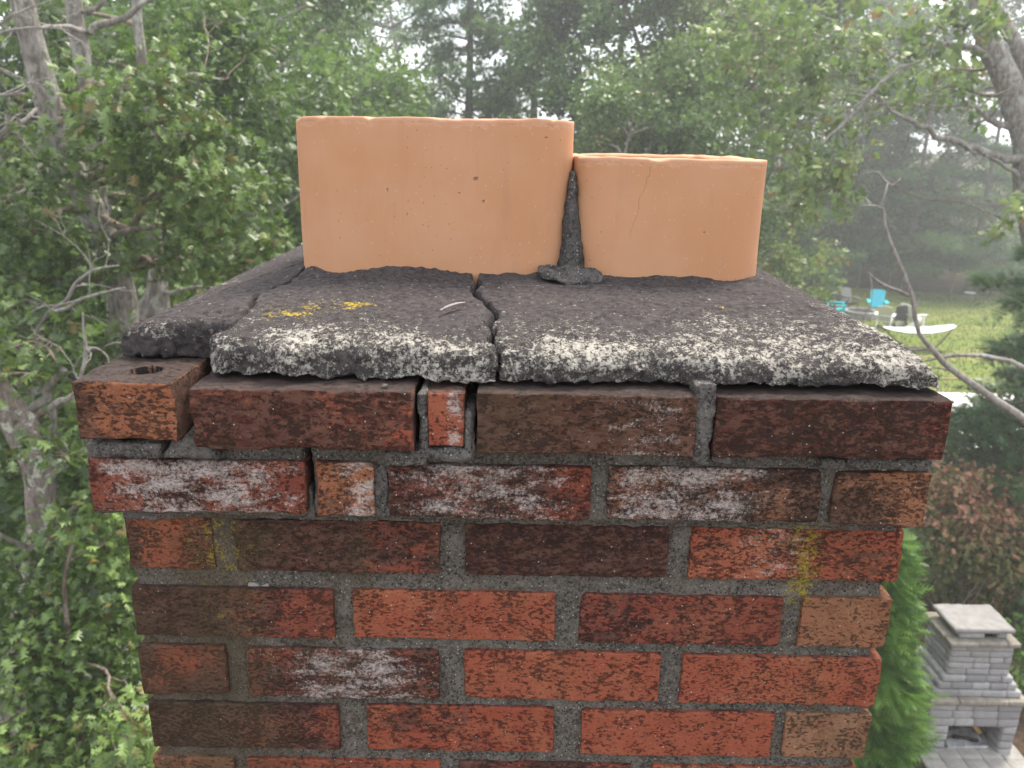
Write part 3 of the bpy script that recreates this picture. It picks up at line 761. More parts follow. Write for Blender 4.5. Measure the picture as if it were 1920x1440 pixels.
# flue liners
def flue(x0, x1, y0, y1, ztop_, zlow_, seed, label):
    R_ = .043; wall_ = .019; nseg = 34
    def loop(ins):
        r = R_ - ins; a0, a1, b0, b1 = x0 + ins, x1 - ins, y0 + ins, y1 - ins; P = []
        for (cx, cy, s) in [(a1 - r, b0 + r, -90), (a1 - r, b1 - r, 0), (a0 + r, b1 - r, 90), (a0 + r, b0 + r, 180)]:
            for k in range(nseg // 2 + 1):
                an = math.radians(s + 90 * k / (nseg // 2)); P.append((cx + r * math.cos(an), cy + r * math.sin(an)))
        P = np.array(P); Pn = np.roll(P, -1, 0); out = []
        for a, b in zip(P, Pn):
            m_ = max(1, int(np.hypot(*(b - a)) / .006))
            for k in range(m_): out.append(a + (b - a) * k / m_)
        return np.array(out)
    Lo = loop(0)
    cx, cy = (x0 + x1) / 2, (y0 + y1) / 2
    def inset(d):
        nrm = np.roll(Lo, -1, 0) - np.roll(Lo, 1, 0); nrm = np.stack([nrm[:, 1], -nrm[:, 0]], -1); nrm /= np.linalg.norm(nrm, axis=1)[:, None]
        return Lo - nrm * d
    Hh = ztop_ - zlow_
    zs = [1.2, .8, .5, .3] + list(np.linspace(.17, .006, 28)) + [.0035, .0018]
    prof = [(0, z) for z in zs] + [(.0006, .0002), (.004, 0), (.009, -.0002), (.014, .0002), (.0172, .001), (.019, .004), (.019, .012), (.019, .03), (.019, .08), (.019, .3), (.019, 1.2)]
    V = []; A = []
    for ins, dz in prof:
        P = inset(ins); rn = fbm(np.stack([P[:, 0], P[:, 1], P[:, 0] * 0 + seed], -1), 30, seed, 4) * .0011 + vnoise(np.stack([P[:, 0], P[:, 1], P[:, 0] * 0], -1), 9, seed + 3) * .0007
        nick = np.clip(fbm(np.stack([P[:, 0], P[:, 1], P[:, 0] * 0 + 4], -1), 55, seed + 7, 4) - .35, 0, 1) * .006
        w = max(0, 1 - max(dz, 0) / .02)
        z = ztop_ - dz + (rn - nick * (1 if ins < .006 else .2)) * w
        V.append(np.column_stack([P, z])); A.append(np.full(len(P), 1.0 if dz < .003 else (.58 if dz < .007 and ins < .018 else (.40 if dz < .015 and ins < .01 else 0))))
    V = np.concatenate(V); A = np.concatenate(A); n = len(Lo); Q = []
    I = np.arange(len(prof) * n).reshape(-1, n)
    J = np.roll(I, -1, 1)
    Q = np.stack([I[:-1], J[:-1], J[1:], I[1:]], -1).reshape(-1, 4)
    V = V + .0005 * vfield(V, 22, seed, 2)
    o = obj('flue_liner', V, None, Q, mFlue, CH, (cx, cy, ztop_), attrs={'rim': A}); o['label'] = label
flue(*FL[0], 7.5 + .0215, 6.0, 51, 'taller and wider clay flue liner')
flue(*FL[1], 7.5 - .0145, 6.0, 52, 'shorter and narrower clay flue liner with a hairline crack')
# mortar wedge squeezed up between the flues
wm = MB()
wy = .212
ctr = []; rx = []
for py, a, b in [(322, 1072, 1077), (335, 1067, 1081), (360, 1063, 1086), (400, 1059, 1090), (440, 1056, 1092), (480, 1053, 1095), (505, 1050, 1098), (518, 1046, 1102)]:
    l, r_ = atY(a, py, wy), atY(b, py, wy); ctr.append((l + r_) / 2); rx.append((r_[0] - l[0]) / 2 * 1.38)
ctr = spline(np.array(ctr), 40); rx = np.interp(np.linspace(0, 1, 40), np.linspace(0, 1, 8), rx)
V = []; sides = 24
for k in range(40):
    an = np.arange(sides) * 2 * math.pi / sides
    V.append(np.column_stack([ctr[k][0] + rx[k] * np.cos(an), ctr[k][1] + .02 + (.012 + rx[k] * 1.2) * np.sin(an), np.full(sides, ctr[k][2])]))
V = np.concatenate(V); I = np.arange(40 * sides).reshape(40, sides); J = np.roll(I, -1, 1)
V = V + .0032 * vfield(V, 75, 8, 4)
V = np.concatenate([V, [ctr[0] + (0, .02, .001)]])
wm.add(V, [[960, j, (j + 1) % sides] for j in range(sides)], np.stack([I[1:], J[1:], J[:-1], I[:-1]], -1).reshape(-1, 4))
for (px, py, rxx, ryy, rzz) in [(1064, 516, .033, .026, .0075), (1040, 512, .020, .022, .007), (1098, 514, .019, .024, .007)]:
    c = atY(px, py, .185)
    th, ph = np.meshgrid(np.linspace(0, math.pi, 22), np.linspace(0, 2 * math.pi, 41)[:-1], indexing='ij')
    V = np.stack([rxx * np.sin(th) * np.cos(ph), ryy * np.sin(th) * np.sin(ph), rzz * np.cos(th)], -1).reshape(-1, 3) + c
    I = np.arange(22 * 40).reshape(22, 40); J = np.roll(I, -1, 1)
    wm.add(V + .0055 * vfield(V, 55, 12, 4), None, np.stack([I[1:], J[1:], J[:-1], I[:-1]], -1).reshape(-1, 4))
wm.obj('mortar_wedge', mWedge, CH, smooth=True)['label'] = 'dark grey mortar wedge squeezed between the two flues'
# a feather and a few bits lying on the crown
fe = MB(); a = np.array(atZ(826, 586, 7.5 - .1495)); b = np.array(atZ(872, 573, 7.5 - .1475))
side = np.cross(b - a, (0, 0, 1)); side /= np.linalg.norm(side)
n_ = 14; fv = []
for k in range(n_):
    t = k / (n_ - 1); p = a + (b - a) * t + np.array([0, 0, .002 + .002 * math.sin(t * 3)]); w = .0020 * math.sin(math.pi * min(1, t * .9 + .08)) + .0004
    fv += [p - side * w + (0, 0, .0006), p + (0, 0, .0014), p + side * w + (0, 0, .0006)]
q = []
for k in range(n_ - 1):
    for j in (0, 1): q.append([k * 3 + j, k * 3 + j + 1, k * 3 + j + 4, k * 3 + j + 3])
fe.add(fv, None, q); mFeather = plain('pale_feather', (.24, .205, .20), .8, .2, 400)
tag(fe.obj('feather', mFeather), 'small pale feather lying on the black crown left of the crack', 'feather')

# ------------------------------------------------------------------ plants
def star(lobes, deep):
    """lobed oak leaf in the plane: length along +x (0..1), as triangles about the midrib"""
    pts = [(0, 0), (.12, .03)]
    for k in range(lobes):
        x = .16 + .62 * k / (lobes - 1); w = (.30, .46, .40, .26)[min(k, 3)] if lobes > 2 else .42
        pts += [(x - .02, .05), (x + .12, w * .8), (x + .20, w), (x + .115, .07 if deep else .2)]
    pts += [(1, .03)]
    up = np.array(pts); dn = up[1:][::-1] * (1, -1)
    out = np.concatenate([up, dn]); n = len(out)
    V = np.concatenate([[(.5, 0)], out]); V = np.column_stack([V, -.25 * np.abs(V[:, 1]) - .12 * V[:, 0] ** 2])
    T = [[0, 1 + i, 1 + (i + 1) % n] for i in range(n)]
    return V, np.array(T)
LEAF_OAK = star(3, True); LEAF_OAK[0][:, 1] *= 1.1
LEAF_MID = (np.array([(0, 0, 0), (.30, .34, -.06), (.45, .14, -.03), (.72, .32, -.12), (1, 0, -.12), (.72, -.32, -.12), (.45, -.14, -.03), (.30, -.34, -.06)]), np.array([[0, 2, 1], [0, 6, 2], [0, 7, 6], [2, 6, 4], [2, 4, 3], [6, 5, 4]]))
LEAF_FAR = (np.array([(0, 0, 0), (.45, .36, -.08), (1, 0, -.1), (.5, -.34, -.08)]), np.array([[0, 3, 1], [1, 3, 2]]))
LEAF_OVAL = (np.array([(0, 0, 0), (.3, .17, -.05), (.7, .16, -.08), (1, 0, -.16), (.7, -.16, -.08), (.3, -.17, -.05)]), np.array([[0, 5, 1], [1, 5, 4], [1, 4, 2], [2, 4, 3]]))
_n = []; _t = []
for k, (ay, az) in enumerate([(-.5, 0), (-.25, .25), (0, -.2), (0, .3), (.25, .1), (.5, -.05), (.12, -.35)]):
    i0 = len(_n); _n += [(0, .045, 0), (0, -.045, 0), (1 - .3 * abs(ay), ay * .9, az * .8)]; _t.append([i0, i0 + 1, i0 + 2])
TUFT = (np.array(_n) * 1.0, np.array(_t))
_n = []; _t = []
for k in range(7):
    x = .12 * k; w = .40 * (1 - k / 8); i0 = len(_n)
    _n += [(x, 0, 0), (x + .10, 0, 0), (x + .22, w, -.05 - .1 * w), (x + .22, -w, -.05 - .1 * w)]; _t += [[i0, i0 + 1, i0 + 2], [i0, i0 + 3, i0 + 1]]
SPRAY = (np.array(_n), np.array(_t))

def norm(v): return v / (np.linalg.norm(v, axis=-1, keepdims=True) + 1e-9)
def leaves(C, D, Nn, size, tint, tmpl, rng):
    """C,D,Nn: N x 3 root, long direction, up normal"""
    tv, tt = tmpl; N = len(C); D = norm(D); Nn = norm(Nn - (Nn * D).sum(-1, keepdims=True) * D); S = np.cross(Nn, D)
    size = np.broadcast_to(size, (N,))
    V = C[:, None] + size[:, None, None] * (tv[None, :, 0:1] * D[:, None] + tv[None, :, 1:2] * S[:, None] + tv[None, :, 2:3] * Nn[:, None])
    T = tt[None] + (np.arange(N) * len(tv))[:, None, None]
    return V.reshape(-1, 3), T.reshape(-1, 3), np.repeat(np.clip(tint, 0, 1), len(tv))
class Crown:
    def __init__(s): s.V = []; s.T = []; s.A = []; s.n = 0
    def add(s, r):
        s.V.append(r[0]); s.T.append(r[1] + s.n); s.A.append(r[2]); s.n += len(r[0])
    def cluster(s, c, r, n, size, tmpl, rng, tint=.45, droop=.25, per=10, spread=.13, tvar=.19, flat=.0):
        """a bough: n leaves on twigs through an uneven ellipsoid"""
        c = np.asarray(c, float); r = np.broadcast_to(np.asarray(r, float), (3,))
        nt = max(3, n // per)
        d = norm(rng.normal(size=(nt, 3))); rad = (.25 + .85 * rng.uniform(0, 1, nt) ** .6)
        rad = rad * (1 + .35 * vnoise(d * 1.6 + c, 1.0, 5))
        tips = c + d * r * rad[:, None]
        td = norm(d * r + rng.normal(size=(nt, 3)) * .5 * r.mean() + (0, 0, -droop * r.mean()))
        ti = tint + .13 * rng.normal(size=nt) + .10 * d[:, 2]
        k = rng.integers(0, nt, n); a = rng.uniform(-1, .6, n)
        P = tips[k] + td[k] * (a * spread * 2)[:, None] + rng.normal(size=(n, 3)) * spread * .55 * (1, 1, 1 - flat)
        D = td[k] + rng.normal(size=(n, 3)) * .75 + (0, 0, -droop)
        Nn = np.array([0, 0, 1.]) + rng.normal(size=(n, 3)) * .55
        s.add(leaves(P, D, Nn, size * rng.uniform(.45, 1.25, n), ti[k] + tvar * rng.normal(size=n), tmpl, rng))
        return tips
    def obj(s, name, mat, parent, origin=None, kind=None):
        o = obj(name, np.concatenate(s.V), np.concatenate(s.T), None, mat, parent, origin, False, {'tint': np.concatenate(s.A)})
        if kind: o['kind'] = kind
        return o
    def tris(s): return sum(len(t) for t in s.T)

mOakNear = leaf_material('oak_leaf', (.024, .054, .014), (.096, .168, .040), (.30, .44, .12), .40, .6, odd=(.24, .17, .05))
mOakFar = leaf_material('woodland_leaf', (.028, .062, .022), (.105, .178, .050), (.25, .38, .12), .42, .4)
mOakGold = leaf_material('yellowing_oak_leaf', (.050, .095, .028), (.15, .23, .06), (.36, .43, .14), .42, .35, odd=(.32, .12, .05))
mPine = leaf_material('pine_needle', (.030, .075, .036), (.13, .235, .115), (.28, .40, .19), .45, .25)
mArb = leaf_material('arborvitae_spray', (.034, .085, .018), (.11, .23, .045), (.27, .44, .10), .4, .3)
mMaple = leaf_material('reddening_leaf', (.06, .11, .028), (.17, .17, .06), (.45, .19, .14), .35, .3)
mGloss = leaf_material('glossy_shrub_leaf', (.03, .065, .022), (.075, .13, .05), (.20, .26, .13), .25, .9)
mBarkGrey = bark_material('grey_oak_bark', (.13, .115, .10), (.33, .30, .27), (.44, .46, .40), .55)
mBarkDark = bark_material('dark_bark', (.05, .042, .036), (.16, .135, .115), (.22, .22, .19), .3)
mBarkPale = bark_material('lichen_spotted_bark', (.13, .105, .095), (.30, .25, .22), (.52, .55, .46), .9, 1.5)
mDead = bark_material('bare_dead_wood', (.19, .17, .15), (.36, .335, .31), (.42, .42, .39), .4, 1.4)
mTwig = bark_material('twig_bark', (.10, .075, .055), (.26, .21, .17), (.4, .39, .34), .4)

def limb_path(a, b, sag, rng, n=9):
    a = np.asarray(a, float); b = np.asarray(b, float); L = np.linalg.norm(b - a)
    m1 = a + (b - a) * .35 + rng.normal(size=3) * L * .07 + (0, 0, sag * L); m2 = a + (b - a) * .7 + rng.normal(size=3) * L * .06 + (0, 0, sag * L * .6)
    return spline([a, m1, m2, b], n)

# --- woodland trees behind: a few kinds, each with its parts, then copied tree by tree
def oak_kind(seed, H, R, zlow, ncl, nleaf, size, lean=0.0):
    rng = np.random.default_rng(seed)
    tr = MB(); ax = spline([(0, 0, -.05), (.1 * rng.normal(), .1 * rng.normal(), H * .3), (lean * .5 + .3 * rng.normal(), .3 * rng.normal(), H * .62), (lean + .4 * rng.normal(), .4 * rng.normal(), H * .95)], 16)
    tr.tube(ax, np.interp(np.linspace(0, 1, 16), [0, .08, .6, 1], [.30, .22, .13, .03]) * H / 14, 8, bump=.12, seed=seed)
    cr = Crown()
    for k in range(ncl):
        f = (k + .5) / ncl; z = zlow + (H - zlow) * f ** .85
        rr = R * math.sqrt(max(.06, 1 - ((f - .42) / .64) ** 2)) * (.35 + .65 * rng.uniform() ** .5)
        a = rng.uniform(0, 6.283)
        i = min(15, int(np.searchsorted(ax[:, 2], z)))
        c = ax[i] * (1, 1, 0) + (rr * math.cos(a), rr * math.sin(a), z)
        s_ = rng.uniform(.65, 1.25) * R * .30
        tips = cr.cluster(c, (s_ * 1.15, s_ * 1.15, s_ * .75), nleaf, size, LEAF_FAR if size < .2 else LEAF_MID, rng, tint=.42 + .16 * rng.normal(), spread=.22, per=14)
        j = max(1, min(14, int(np.searchsorted(ax[:, 2], z - rr * .5))))
        p = limb_path(ax[j], c, .05, rng, 7); tr.tube(p, np.linspace(.075, .022, 7) * H / 14, 5)
        for q in tips[:4]: tr.tube(limb_path(p[4], q, .03, rng, 4), np.linspace(.022, .007, 4), 3, cap=False)
    return tr, cr
def pine_kind(seed, H, R, z0, size=.30, per=26, gap=(.45, .85)):
    rng = np.random.default_rng(seed); tr = MB(); cr = Crown()
    ax = spline([(0, 0, -.05), (.15 * rng.normal(), .1, H * .5), (.2 * rng.normal(), 0, H)], 14)
    tr.tube(ax, np.linspace(.24, .02, 14) * H / 14, 8, bump=.1, seed=seed)
    z = z0
    while z < H - .3:
        f = (z - z0) / (H - z0); L = R * (1 - f) ** .8 * (.75 + .5 * rng.uniform()) + .35
        for k in range(rng.integers(4, 7)):
            a = rng.uniform(0, 6.283); d = np.array([math.cos(a), math.sin(a), 0]); Lk = L * rng.uniform(.6, 1.1)
            i = min(13, int(np.searchsorted(ax[:, 2], z))); b0 = ax[i] * (1, 1, 0) + (0, 0, z + rng.normal() * .15)
            b1 = b0 + d * Lk + (0, 0, Lk * (.02 + .18 * f) - .08 * Lk)
            p = limb_path(b0, b1, .04, rng, 8); tr.tube(p, np.linspace(.05, .01, 8) * (.5 + Lk / R * .5), 4, cap=False)
            n = int(per * 7 * Lk / R) + 20; t = rng.uniform(.22, 1.02, n); side = np.cross(d, (0, 0, 1))
            q = np.stack([np.interp(t * 7, range(8), p[:, c]) for c in range(3)], -1)
            w = rng.normal(size=n) * (.34 * Lk * (1.12 - t) * .8 + .08); q = q + side * w[:, None] + np.stack([0 * t, 0 * t, rng.normal(size=n) * .07 - .10 * np.abs(w)], -1)
            D = d * .6 + side * np.sign(w)[:, None] * .6 + rng.normal(size=(n, 3)) * .35 + (0, 0, .12)
            cr.add(leaves(q, D, np.array([0, 0, 1.]) + rng.normal(size=(n, 3)) * .3, size * rng.uniform(.7, 1.25, n), .50 + .15 * rng.normal(size=n) + .20 * rng.normal(), TUFT, rng))
        z += rng.uniform(*gap)
    return tr, cr
PROTO = {}
def tree_from(kind, x, y, label, cat='tree', rz=0., sc=1.0, group=None, name=None):
    k = PROTO[kind]
    o = thing(name or k['name'], (x, y, 0), label, cat, group)
    o.rotation_euler = (0, 0, rz); o.scale = (sc, sc, sc) if not isinstance(sc, tuple) else sc
    if k['parts'] is None:
        tr, cr = k['make']
        a = tr.arr(); me1 = mesh('trunk', *a, True); me1.materials.append(k['bark'])
        me2 = mesh('crown', np.concatenate(cr.V), np.concatenate(cr.T), None, False, {'tint': np.concatenate(cr.A)}); me2.materials.append(k['leaf'])
        k['parts'] = (me1, me2)
    for nm, me in zip(('trunk', 'crown'), k['parts']):
        c = bpy.data.objects.new(nm, me); COL.objects.link(c); c.parent = o
    return o
def kind(key, name, make, bark, leaf): PROTO[key] = dict(name=name, make=make, bark=bark, leaf=leaf, parts=None)
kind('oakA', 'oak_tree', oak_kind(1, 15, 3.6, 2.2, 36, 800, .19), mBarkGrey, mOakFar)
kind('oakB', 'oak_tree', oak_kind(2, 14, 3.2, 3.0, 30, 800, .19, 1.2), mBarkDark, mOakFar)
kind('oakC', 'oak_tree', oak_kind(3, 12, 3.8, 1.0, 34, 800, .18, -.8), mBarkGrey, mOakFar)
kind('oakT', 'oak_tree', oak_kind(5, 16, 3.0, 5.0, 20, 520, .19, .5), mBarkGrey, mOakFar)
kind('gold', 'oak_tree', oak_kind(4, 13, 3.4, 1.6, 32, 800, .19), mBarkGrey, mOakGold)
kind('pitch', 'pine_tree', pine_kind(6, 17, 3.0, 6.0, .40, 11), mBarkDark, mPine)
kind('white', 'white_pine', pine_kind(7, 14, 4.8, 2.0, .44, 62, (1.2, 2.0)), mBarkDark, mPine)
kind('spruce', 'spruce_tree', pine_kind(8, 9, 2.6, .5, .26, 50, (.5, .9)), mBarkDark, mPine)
def at_px(px, y): return float(atY(px, 300, y)[0])
BG = [  # kind, pixel column, depth, turn, scale, label
 ('pitch', 872, 29, .3, 1.0, 'tall thin pine with a straight dark trunk rising behind the taller flue'),
 ('oakT', 765, 37, 3.6, .92, 'thin lacy oak left of the tall thin pine behind the taller flue'),
 ('oakT', 690, 48, .9, 1.05, 'far pale oak closing the sky gap above the taller flue'),
 ('oakT', 1000, 31, 1.0, 1.0, 'slim grey oak just right of the thin pine behind the flues'),
 ('oakT', 590, 30, 2.0, .80, 'slim oak under the sky gap above the taller flue'),
 ('oakB', 500, 24, 0.4, .86, 'dark oak in the woods behind the left edge of the taller flue'),
 ('oakA', 780, 34, 2.2, .64, 'oak in the woods between the sky gap and the thin pine'),
 ('oakC', 700, 22, 3.0, .62, 'low rounded oak whose top shows above the middle of the taller flue'),
 ('oakC', 940, 24, 1.2, .66, 'low oak in front of the thin pine, just above the taller flue'),
 ('oakA', 1140, 27, .2, .95, 'tall oak in the woods above the gap between the two flues'),
 ('oakB', 1190, 24, 1.7, .93, 'leaning oak in the woods above the shorter flue'),
 ('oakC', 1130, 19, 2.6, .72, 'bright green bushy oak right behind the shorter flue'),
 ('gold', 1265, 21, .9, .74, 'yellow green oak above the shorter flue'),
 ('oakA', 1300, 29, 2.9, 1.0, 'tall hazy oak above the right end of the shorter flue'),
 ('oakB', 1420, 33, .6, 1.02, 'hazy oak standing between the shorter flue and the white pines'),
 ('gold', 1385, 25, 2.0, .96, 'hazy yellowing oak to the right of the shorter flue'),
 ('oakA', 1540, 46, 1.4, 1.1, 'tall hazy oak behind the white pines, above the fire pit'),
 ('oakB', 1680, 48, 3.4, 1.1, 'tall hazy oak behind the white pines, above the hammock'),
 ('oakA', 1800, 47, 2.5, 1.1, 'tall hazy oak behind the white pines at the right of the yard'),
 ('white', 1470, 41, .4, .80, 'white pine at the back left corner of the lawn'),
 ('white', 1600, 45, 1.9, .86, 'white pine with layered boughs straight behind the turquoise chairs'),
 ('white', 1730, 44, 3.1, .92, 'white pine with wide layered boughs behind the hammock'),
 ('white', 1860, 43, 5.0, .88, 'white pine at the back right corner of the lawn'),
 ('white', 1660, 52, 2.0, 1.0, 'dark white pine in the second row behind the lawn'),
 ('oakA', 490, 19, 1.1, .86, 'big dense oak in the second row at left, behind the forked trunks'),
 ('oakB', 90, 15, 2.3, .90, 'dense oak behind the leaning grey trunk'),
 ('oakC', 450, 14, .8, .80, 'broad dark oak left of the taller flue, over the crown corner'),
 ('oakC', 30, 12, 4.0, .82, 'dark oak at the left edge behind dead branches'),
 ('oakB', 380, 34, .1, .62, 'far hazy oak under the upper left sky gap'),
 ('oakC', 250, 10.5, 5.2, .62, 'low dark oak under the left trunks, behind the loose brick'),
 ('oakA', 20, 22, .5, .95, 'far oak at the upper left corner'),
]
for kd, px, y, rz, sc, lab in BG: tree_from(kd, at_px(px, y), y, lab, rz=rz, sc=sc)
# the far wood that closes the view, one mass
rng = np.random.default_rng(77)
fw = Crown()
for k in range(215):
    x = rng.uniform(-58, 62); y = rng.uniform(52, 64); z = rng.uniform(.5, 7.2)
    if k >= 150: y = rng.uniform(18, 60); x = -(24 + .42 * y) - rng.uniform(0, 9); z = rng.uniform(.5, 10)
    fw.cluster((x, y, z), (3.2, 2.2, 2.0), 420, .42, LEAF_FAR, rng, tint=.36 + .12 * rng.normal(), spread=.5)
fw.obj('far_woods', mOakFar, None, kind='stuff')
# brush at the foot of the woods
ub = Crown()
for k in range(90):
    px = rng.uniform(-100, 1560); y = rng.uniform(12, 40); x = at_px(px, y)
    if x > 8 and y > 21: continue
    ub.cluster((x, y, rng.uniform(.4, 1.6)), (1.5, 1.2, 1.0), 260, .24, LEAF_FAR, rng, tint=.34 + .12 * rng.normal(), spread=.3)
ub.obj('underbrush', mOakFar, None, kind='stuff')
print('bg tris', fw.tris(), ub.tris(), [(k, v['make'][1].tris()) for k, v in PROTO.items()])

# --- trees built where the photograph shows their stems, limbs and boughs
def placed_tree(name, label, cat, stems, clusters, leaf, bark, seed, tmpl=LEAF_OAK, size=.13, dens=1.0, limbs=(), attach=True, base=None, cover=3.0, tint=.5):
    """stems: lists of (px, py, depth, width px); clusters: (px, py, rx px, ry px, depth[, tint])"""
    rng = np.random.default_rng(seed)
    s0 = stems[0][0]
    w0 = atY(s0[0], s0[1], s0[2])
    bs = np.array([w0[0], w0[1], 0.]) if base is None else np.array([*base, 0.])
    o = thing(name, tuple(bs), label, cat)
    tr = MB(); axes = []
    for si, st in enumerate(stems):
        P = [atY(a, b, y) for a, b, y, w in st]; R_ = [w * (y - CAM[1]) / F / 2 * 1.05 for a, b, y, w in st]
        if si == 0: P = [bs - (0, 0, .05)] + P; R_ = [R_[0] * 1.25] + R_
        n = max(8, 4 * len(P)); dd = np.concatenate([[0], np.cumsum(np.linalg.norm(np.diff(P, axis=0), axis=1))])
        ax = spline(P, n); rr = np.interp(np.linspace(0, dd[-1], n), dd, R_)
        ax = ax + .35 * rr[:, None] * vfield(ax, 1.3, seed + si, 2)
        axes.append((ax, rr)); tr.tube(ax, rr, 10, bump=.16, seed=seed + si)
    tr.obj('trunk', bark, o, bs, smooth=True)
    for lb_ in limbs:
        nm, pts, mat = lb_[0], lb_[1], lb_[2]
        L = MB(); P = [atY(a, b, y) for a, b, y, w in pts]; R_ = [w * (y - CAM[1]) / F / 2 for a, b, y, w in pts]
        n = max(10, 5 * len(P)); ax = spline(P, n); dd = np.concatenate([[0], np.cumsum(np.linalg.norm(np.diff(P, axis=0), axis=1))])
        rr = np.interp(np.linspace(0, dd[-1], n), dd, R_) * (.8 if nm == 'limb' else .9)
        ax = ax + (1.1 * rr[:, None] + .006) * vfield(ax, 4.5, seed + 3, 2)
        L.tube(ax, rr, 7, bump=.15, seed=seed); axes.append((ax, rr))
        if len(lb_) > 3:      # twigs
            for k in range(lb_[3]):
                i = rng.integers(n // 3, n - 1); ln = rng.uniform(.15, .55) * (.4 + .1 * (pts[0][2]))
                e = ax[i] + norm(rng.normal(size=3) + (ax[-1] - ax[0]) / np.linalg.norm(ax[-1] - ax[0]) * .9) * ln
                tp = limb_path(ax[i], e, .08, rng, 6); L.tube(tp, np.linspace(rr[i] * .55, .0025, 6), 4, cap=False)
                for _ in range(2):
                    e2 = tp[3] + norm(rng.normal(size=3) + (e - ax[i]) / ln) * ln * .45; L.tube(limb_path(tp[3], e2, .05, rng, 4), np.linspace(rr[i] * .3, .0018, 4), 3, cap=False)
        L.obj(nm, mat, o, bs, smooth=True)
    tw = MB(); cr = Crown(); alla = np.concatenate([a for a, _ in axes]); allr = np.concatenate([r for _, r in axes])
    for cl_ in clusters:
        px, py, rx, ry, y = cl_[:5]; ti = cl_[5] if len(cl_) > 5 else tint
        c = atY(px, py, y); k = np.linalg.norm(c - CAM) / F
        r3 = np.array([rx * k, min(rx, ry) * k * 1.0 + .1, ry * k])
        n = int(cover * dens * math.pi * r3[0] * r3[2] / (.30 * size * size)) + 12
        tips = cr.cluster(c, r3, n, size, tmpl, rng, tint=ti, spread=.12 if size < .2 else .2)
        if attach:
            d = np.linalg.norm(alla - c, axis=1) + 1.2 * np.clip(alla[:, 2] - c[2], 0, 9); j = int(np.argmin(d))
            p = limb_path(alla[j], c, .04, rng, 9)
            tw.tube(p, np.linspace(min(.045, allr[j] * .55), .010, 9), 5)
            for q in tips[:7]: tw.tube(limb_path(p[rng.integers(4, 9)], q, .04, rng, 5), np.linspace(.008, .003, 5), 3, cap=False)
    if clusters: cr.obj('crown', leaf, o, bs)
    if tw.V: tag(tw.obj('twigs', mTwig, o, bs, smooth=True), kind='stuff')
    return o
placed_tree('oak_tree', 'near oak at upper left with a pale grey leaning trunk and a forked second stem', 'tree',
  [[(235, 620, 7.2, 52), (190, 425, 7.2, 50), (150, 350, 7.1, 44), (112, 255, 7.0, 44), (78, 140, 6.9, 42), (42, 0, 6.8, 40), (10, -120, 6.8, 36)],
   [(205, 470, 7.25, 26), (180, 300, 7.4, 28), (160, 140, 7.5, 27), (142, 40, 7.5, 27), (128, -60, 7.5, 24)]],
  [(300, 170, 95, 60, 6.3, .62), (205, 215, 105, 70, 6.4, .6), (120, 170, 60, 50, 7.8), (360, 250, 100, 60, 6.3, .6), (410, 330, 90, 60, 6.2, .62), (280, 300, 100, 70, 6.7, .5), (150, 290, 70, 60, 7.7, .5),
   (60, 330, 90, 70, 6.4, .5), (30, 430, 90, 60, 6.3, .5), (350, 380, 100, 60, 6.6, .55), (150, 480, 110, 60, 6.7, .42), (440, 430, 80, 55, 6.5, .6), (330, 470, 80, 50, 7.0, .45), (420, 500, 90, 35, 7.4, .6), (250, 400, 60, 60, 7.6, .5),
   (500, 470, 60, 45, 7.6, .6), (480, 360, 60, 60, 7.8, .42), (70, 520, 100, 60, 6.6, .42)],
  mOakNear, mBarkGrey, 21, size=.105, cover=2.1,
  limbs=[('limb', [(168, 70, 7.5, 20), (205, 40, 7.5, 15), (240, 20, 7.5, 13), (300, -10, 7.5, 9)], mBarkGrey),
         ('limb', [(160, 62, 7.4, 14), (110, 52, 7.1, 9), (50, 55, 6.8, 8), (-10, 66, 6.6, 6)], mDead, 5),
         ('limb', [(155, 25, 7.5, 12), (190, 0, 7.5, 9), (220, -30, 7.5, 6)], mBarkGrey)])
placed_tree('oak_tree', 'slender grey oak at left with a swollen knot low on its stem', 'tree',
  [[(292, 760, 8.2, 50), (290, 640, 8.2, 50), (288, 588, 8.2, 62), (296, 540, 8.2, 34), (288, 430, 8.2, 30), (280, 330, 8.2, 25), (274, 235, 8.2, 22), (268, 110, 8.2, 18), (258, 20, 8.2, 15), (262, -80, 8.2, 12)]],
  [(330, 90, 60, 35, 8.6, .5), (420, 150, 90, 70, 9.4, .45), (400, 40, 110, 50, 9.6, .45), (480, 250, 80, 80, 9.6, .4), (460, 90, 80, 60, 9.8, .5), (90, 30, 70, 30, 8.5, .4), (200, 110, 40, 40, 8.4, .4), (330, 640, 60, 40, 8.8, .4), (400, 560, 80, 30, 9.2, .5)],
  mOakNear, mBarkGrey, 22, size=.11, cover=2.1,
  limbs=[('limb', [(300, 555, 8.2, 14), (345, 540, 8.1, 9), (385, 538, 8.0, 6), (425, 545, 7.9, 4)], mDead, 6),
         ('limb', [(270, 150, 8.2, 12), (300, 160, 8.3, 8), (360, 140, 8.4, 7), (420, 150, 8.5, 4)], mBarkGrey, 3)])
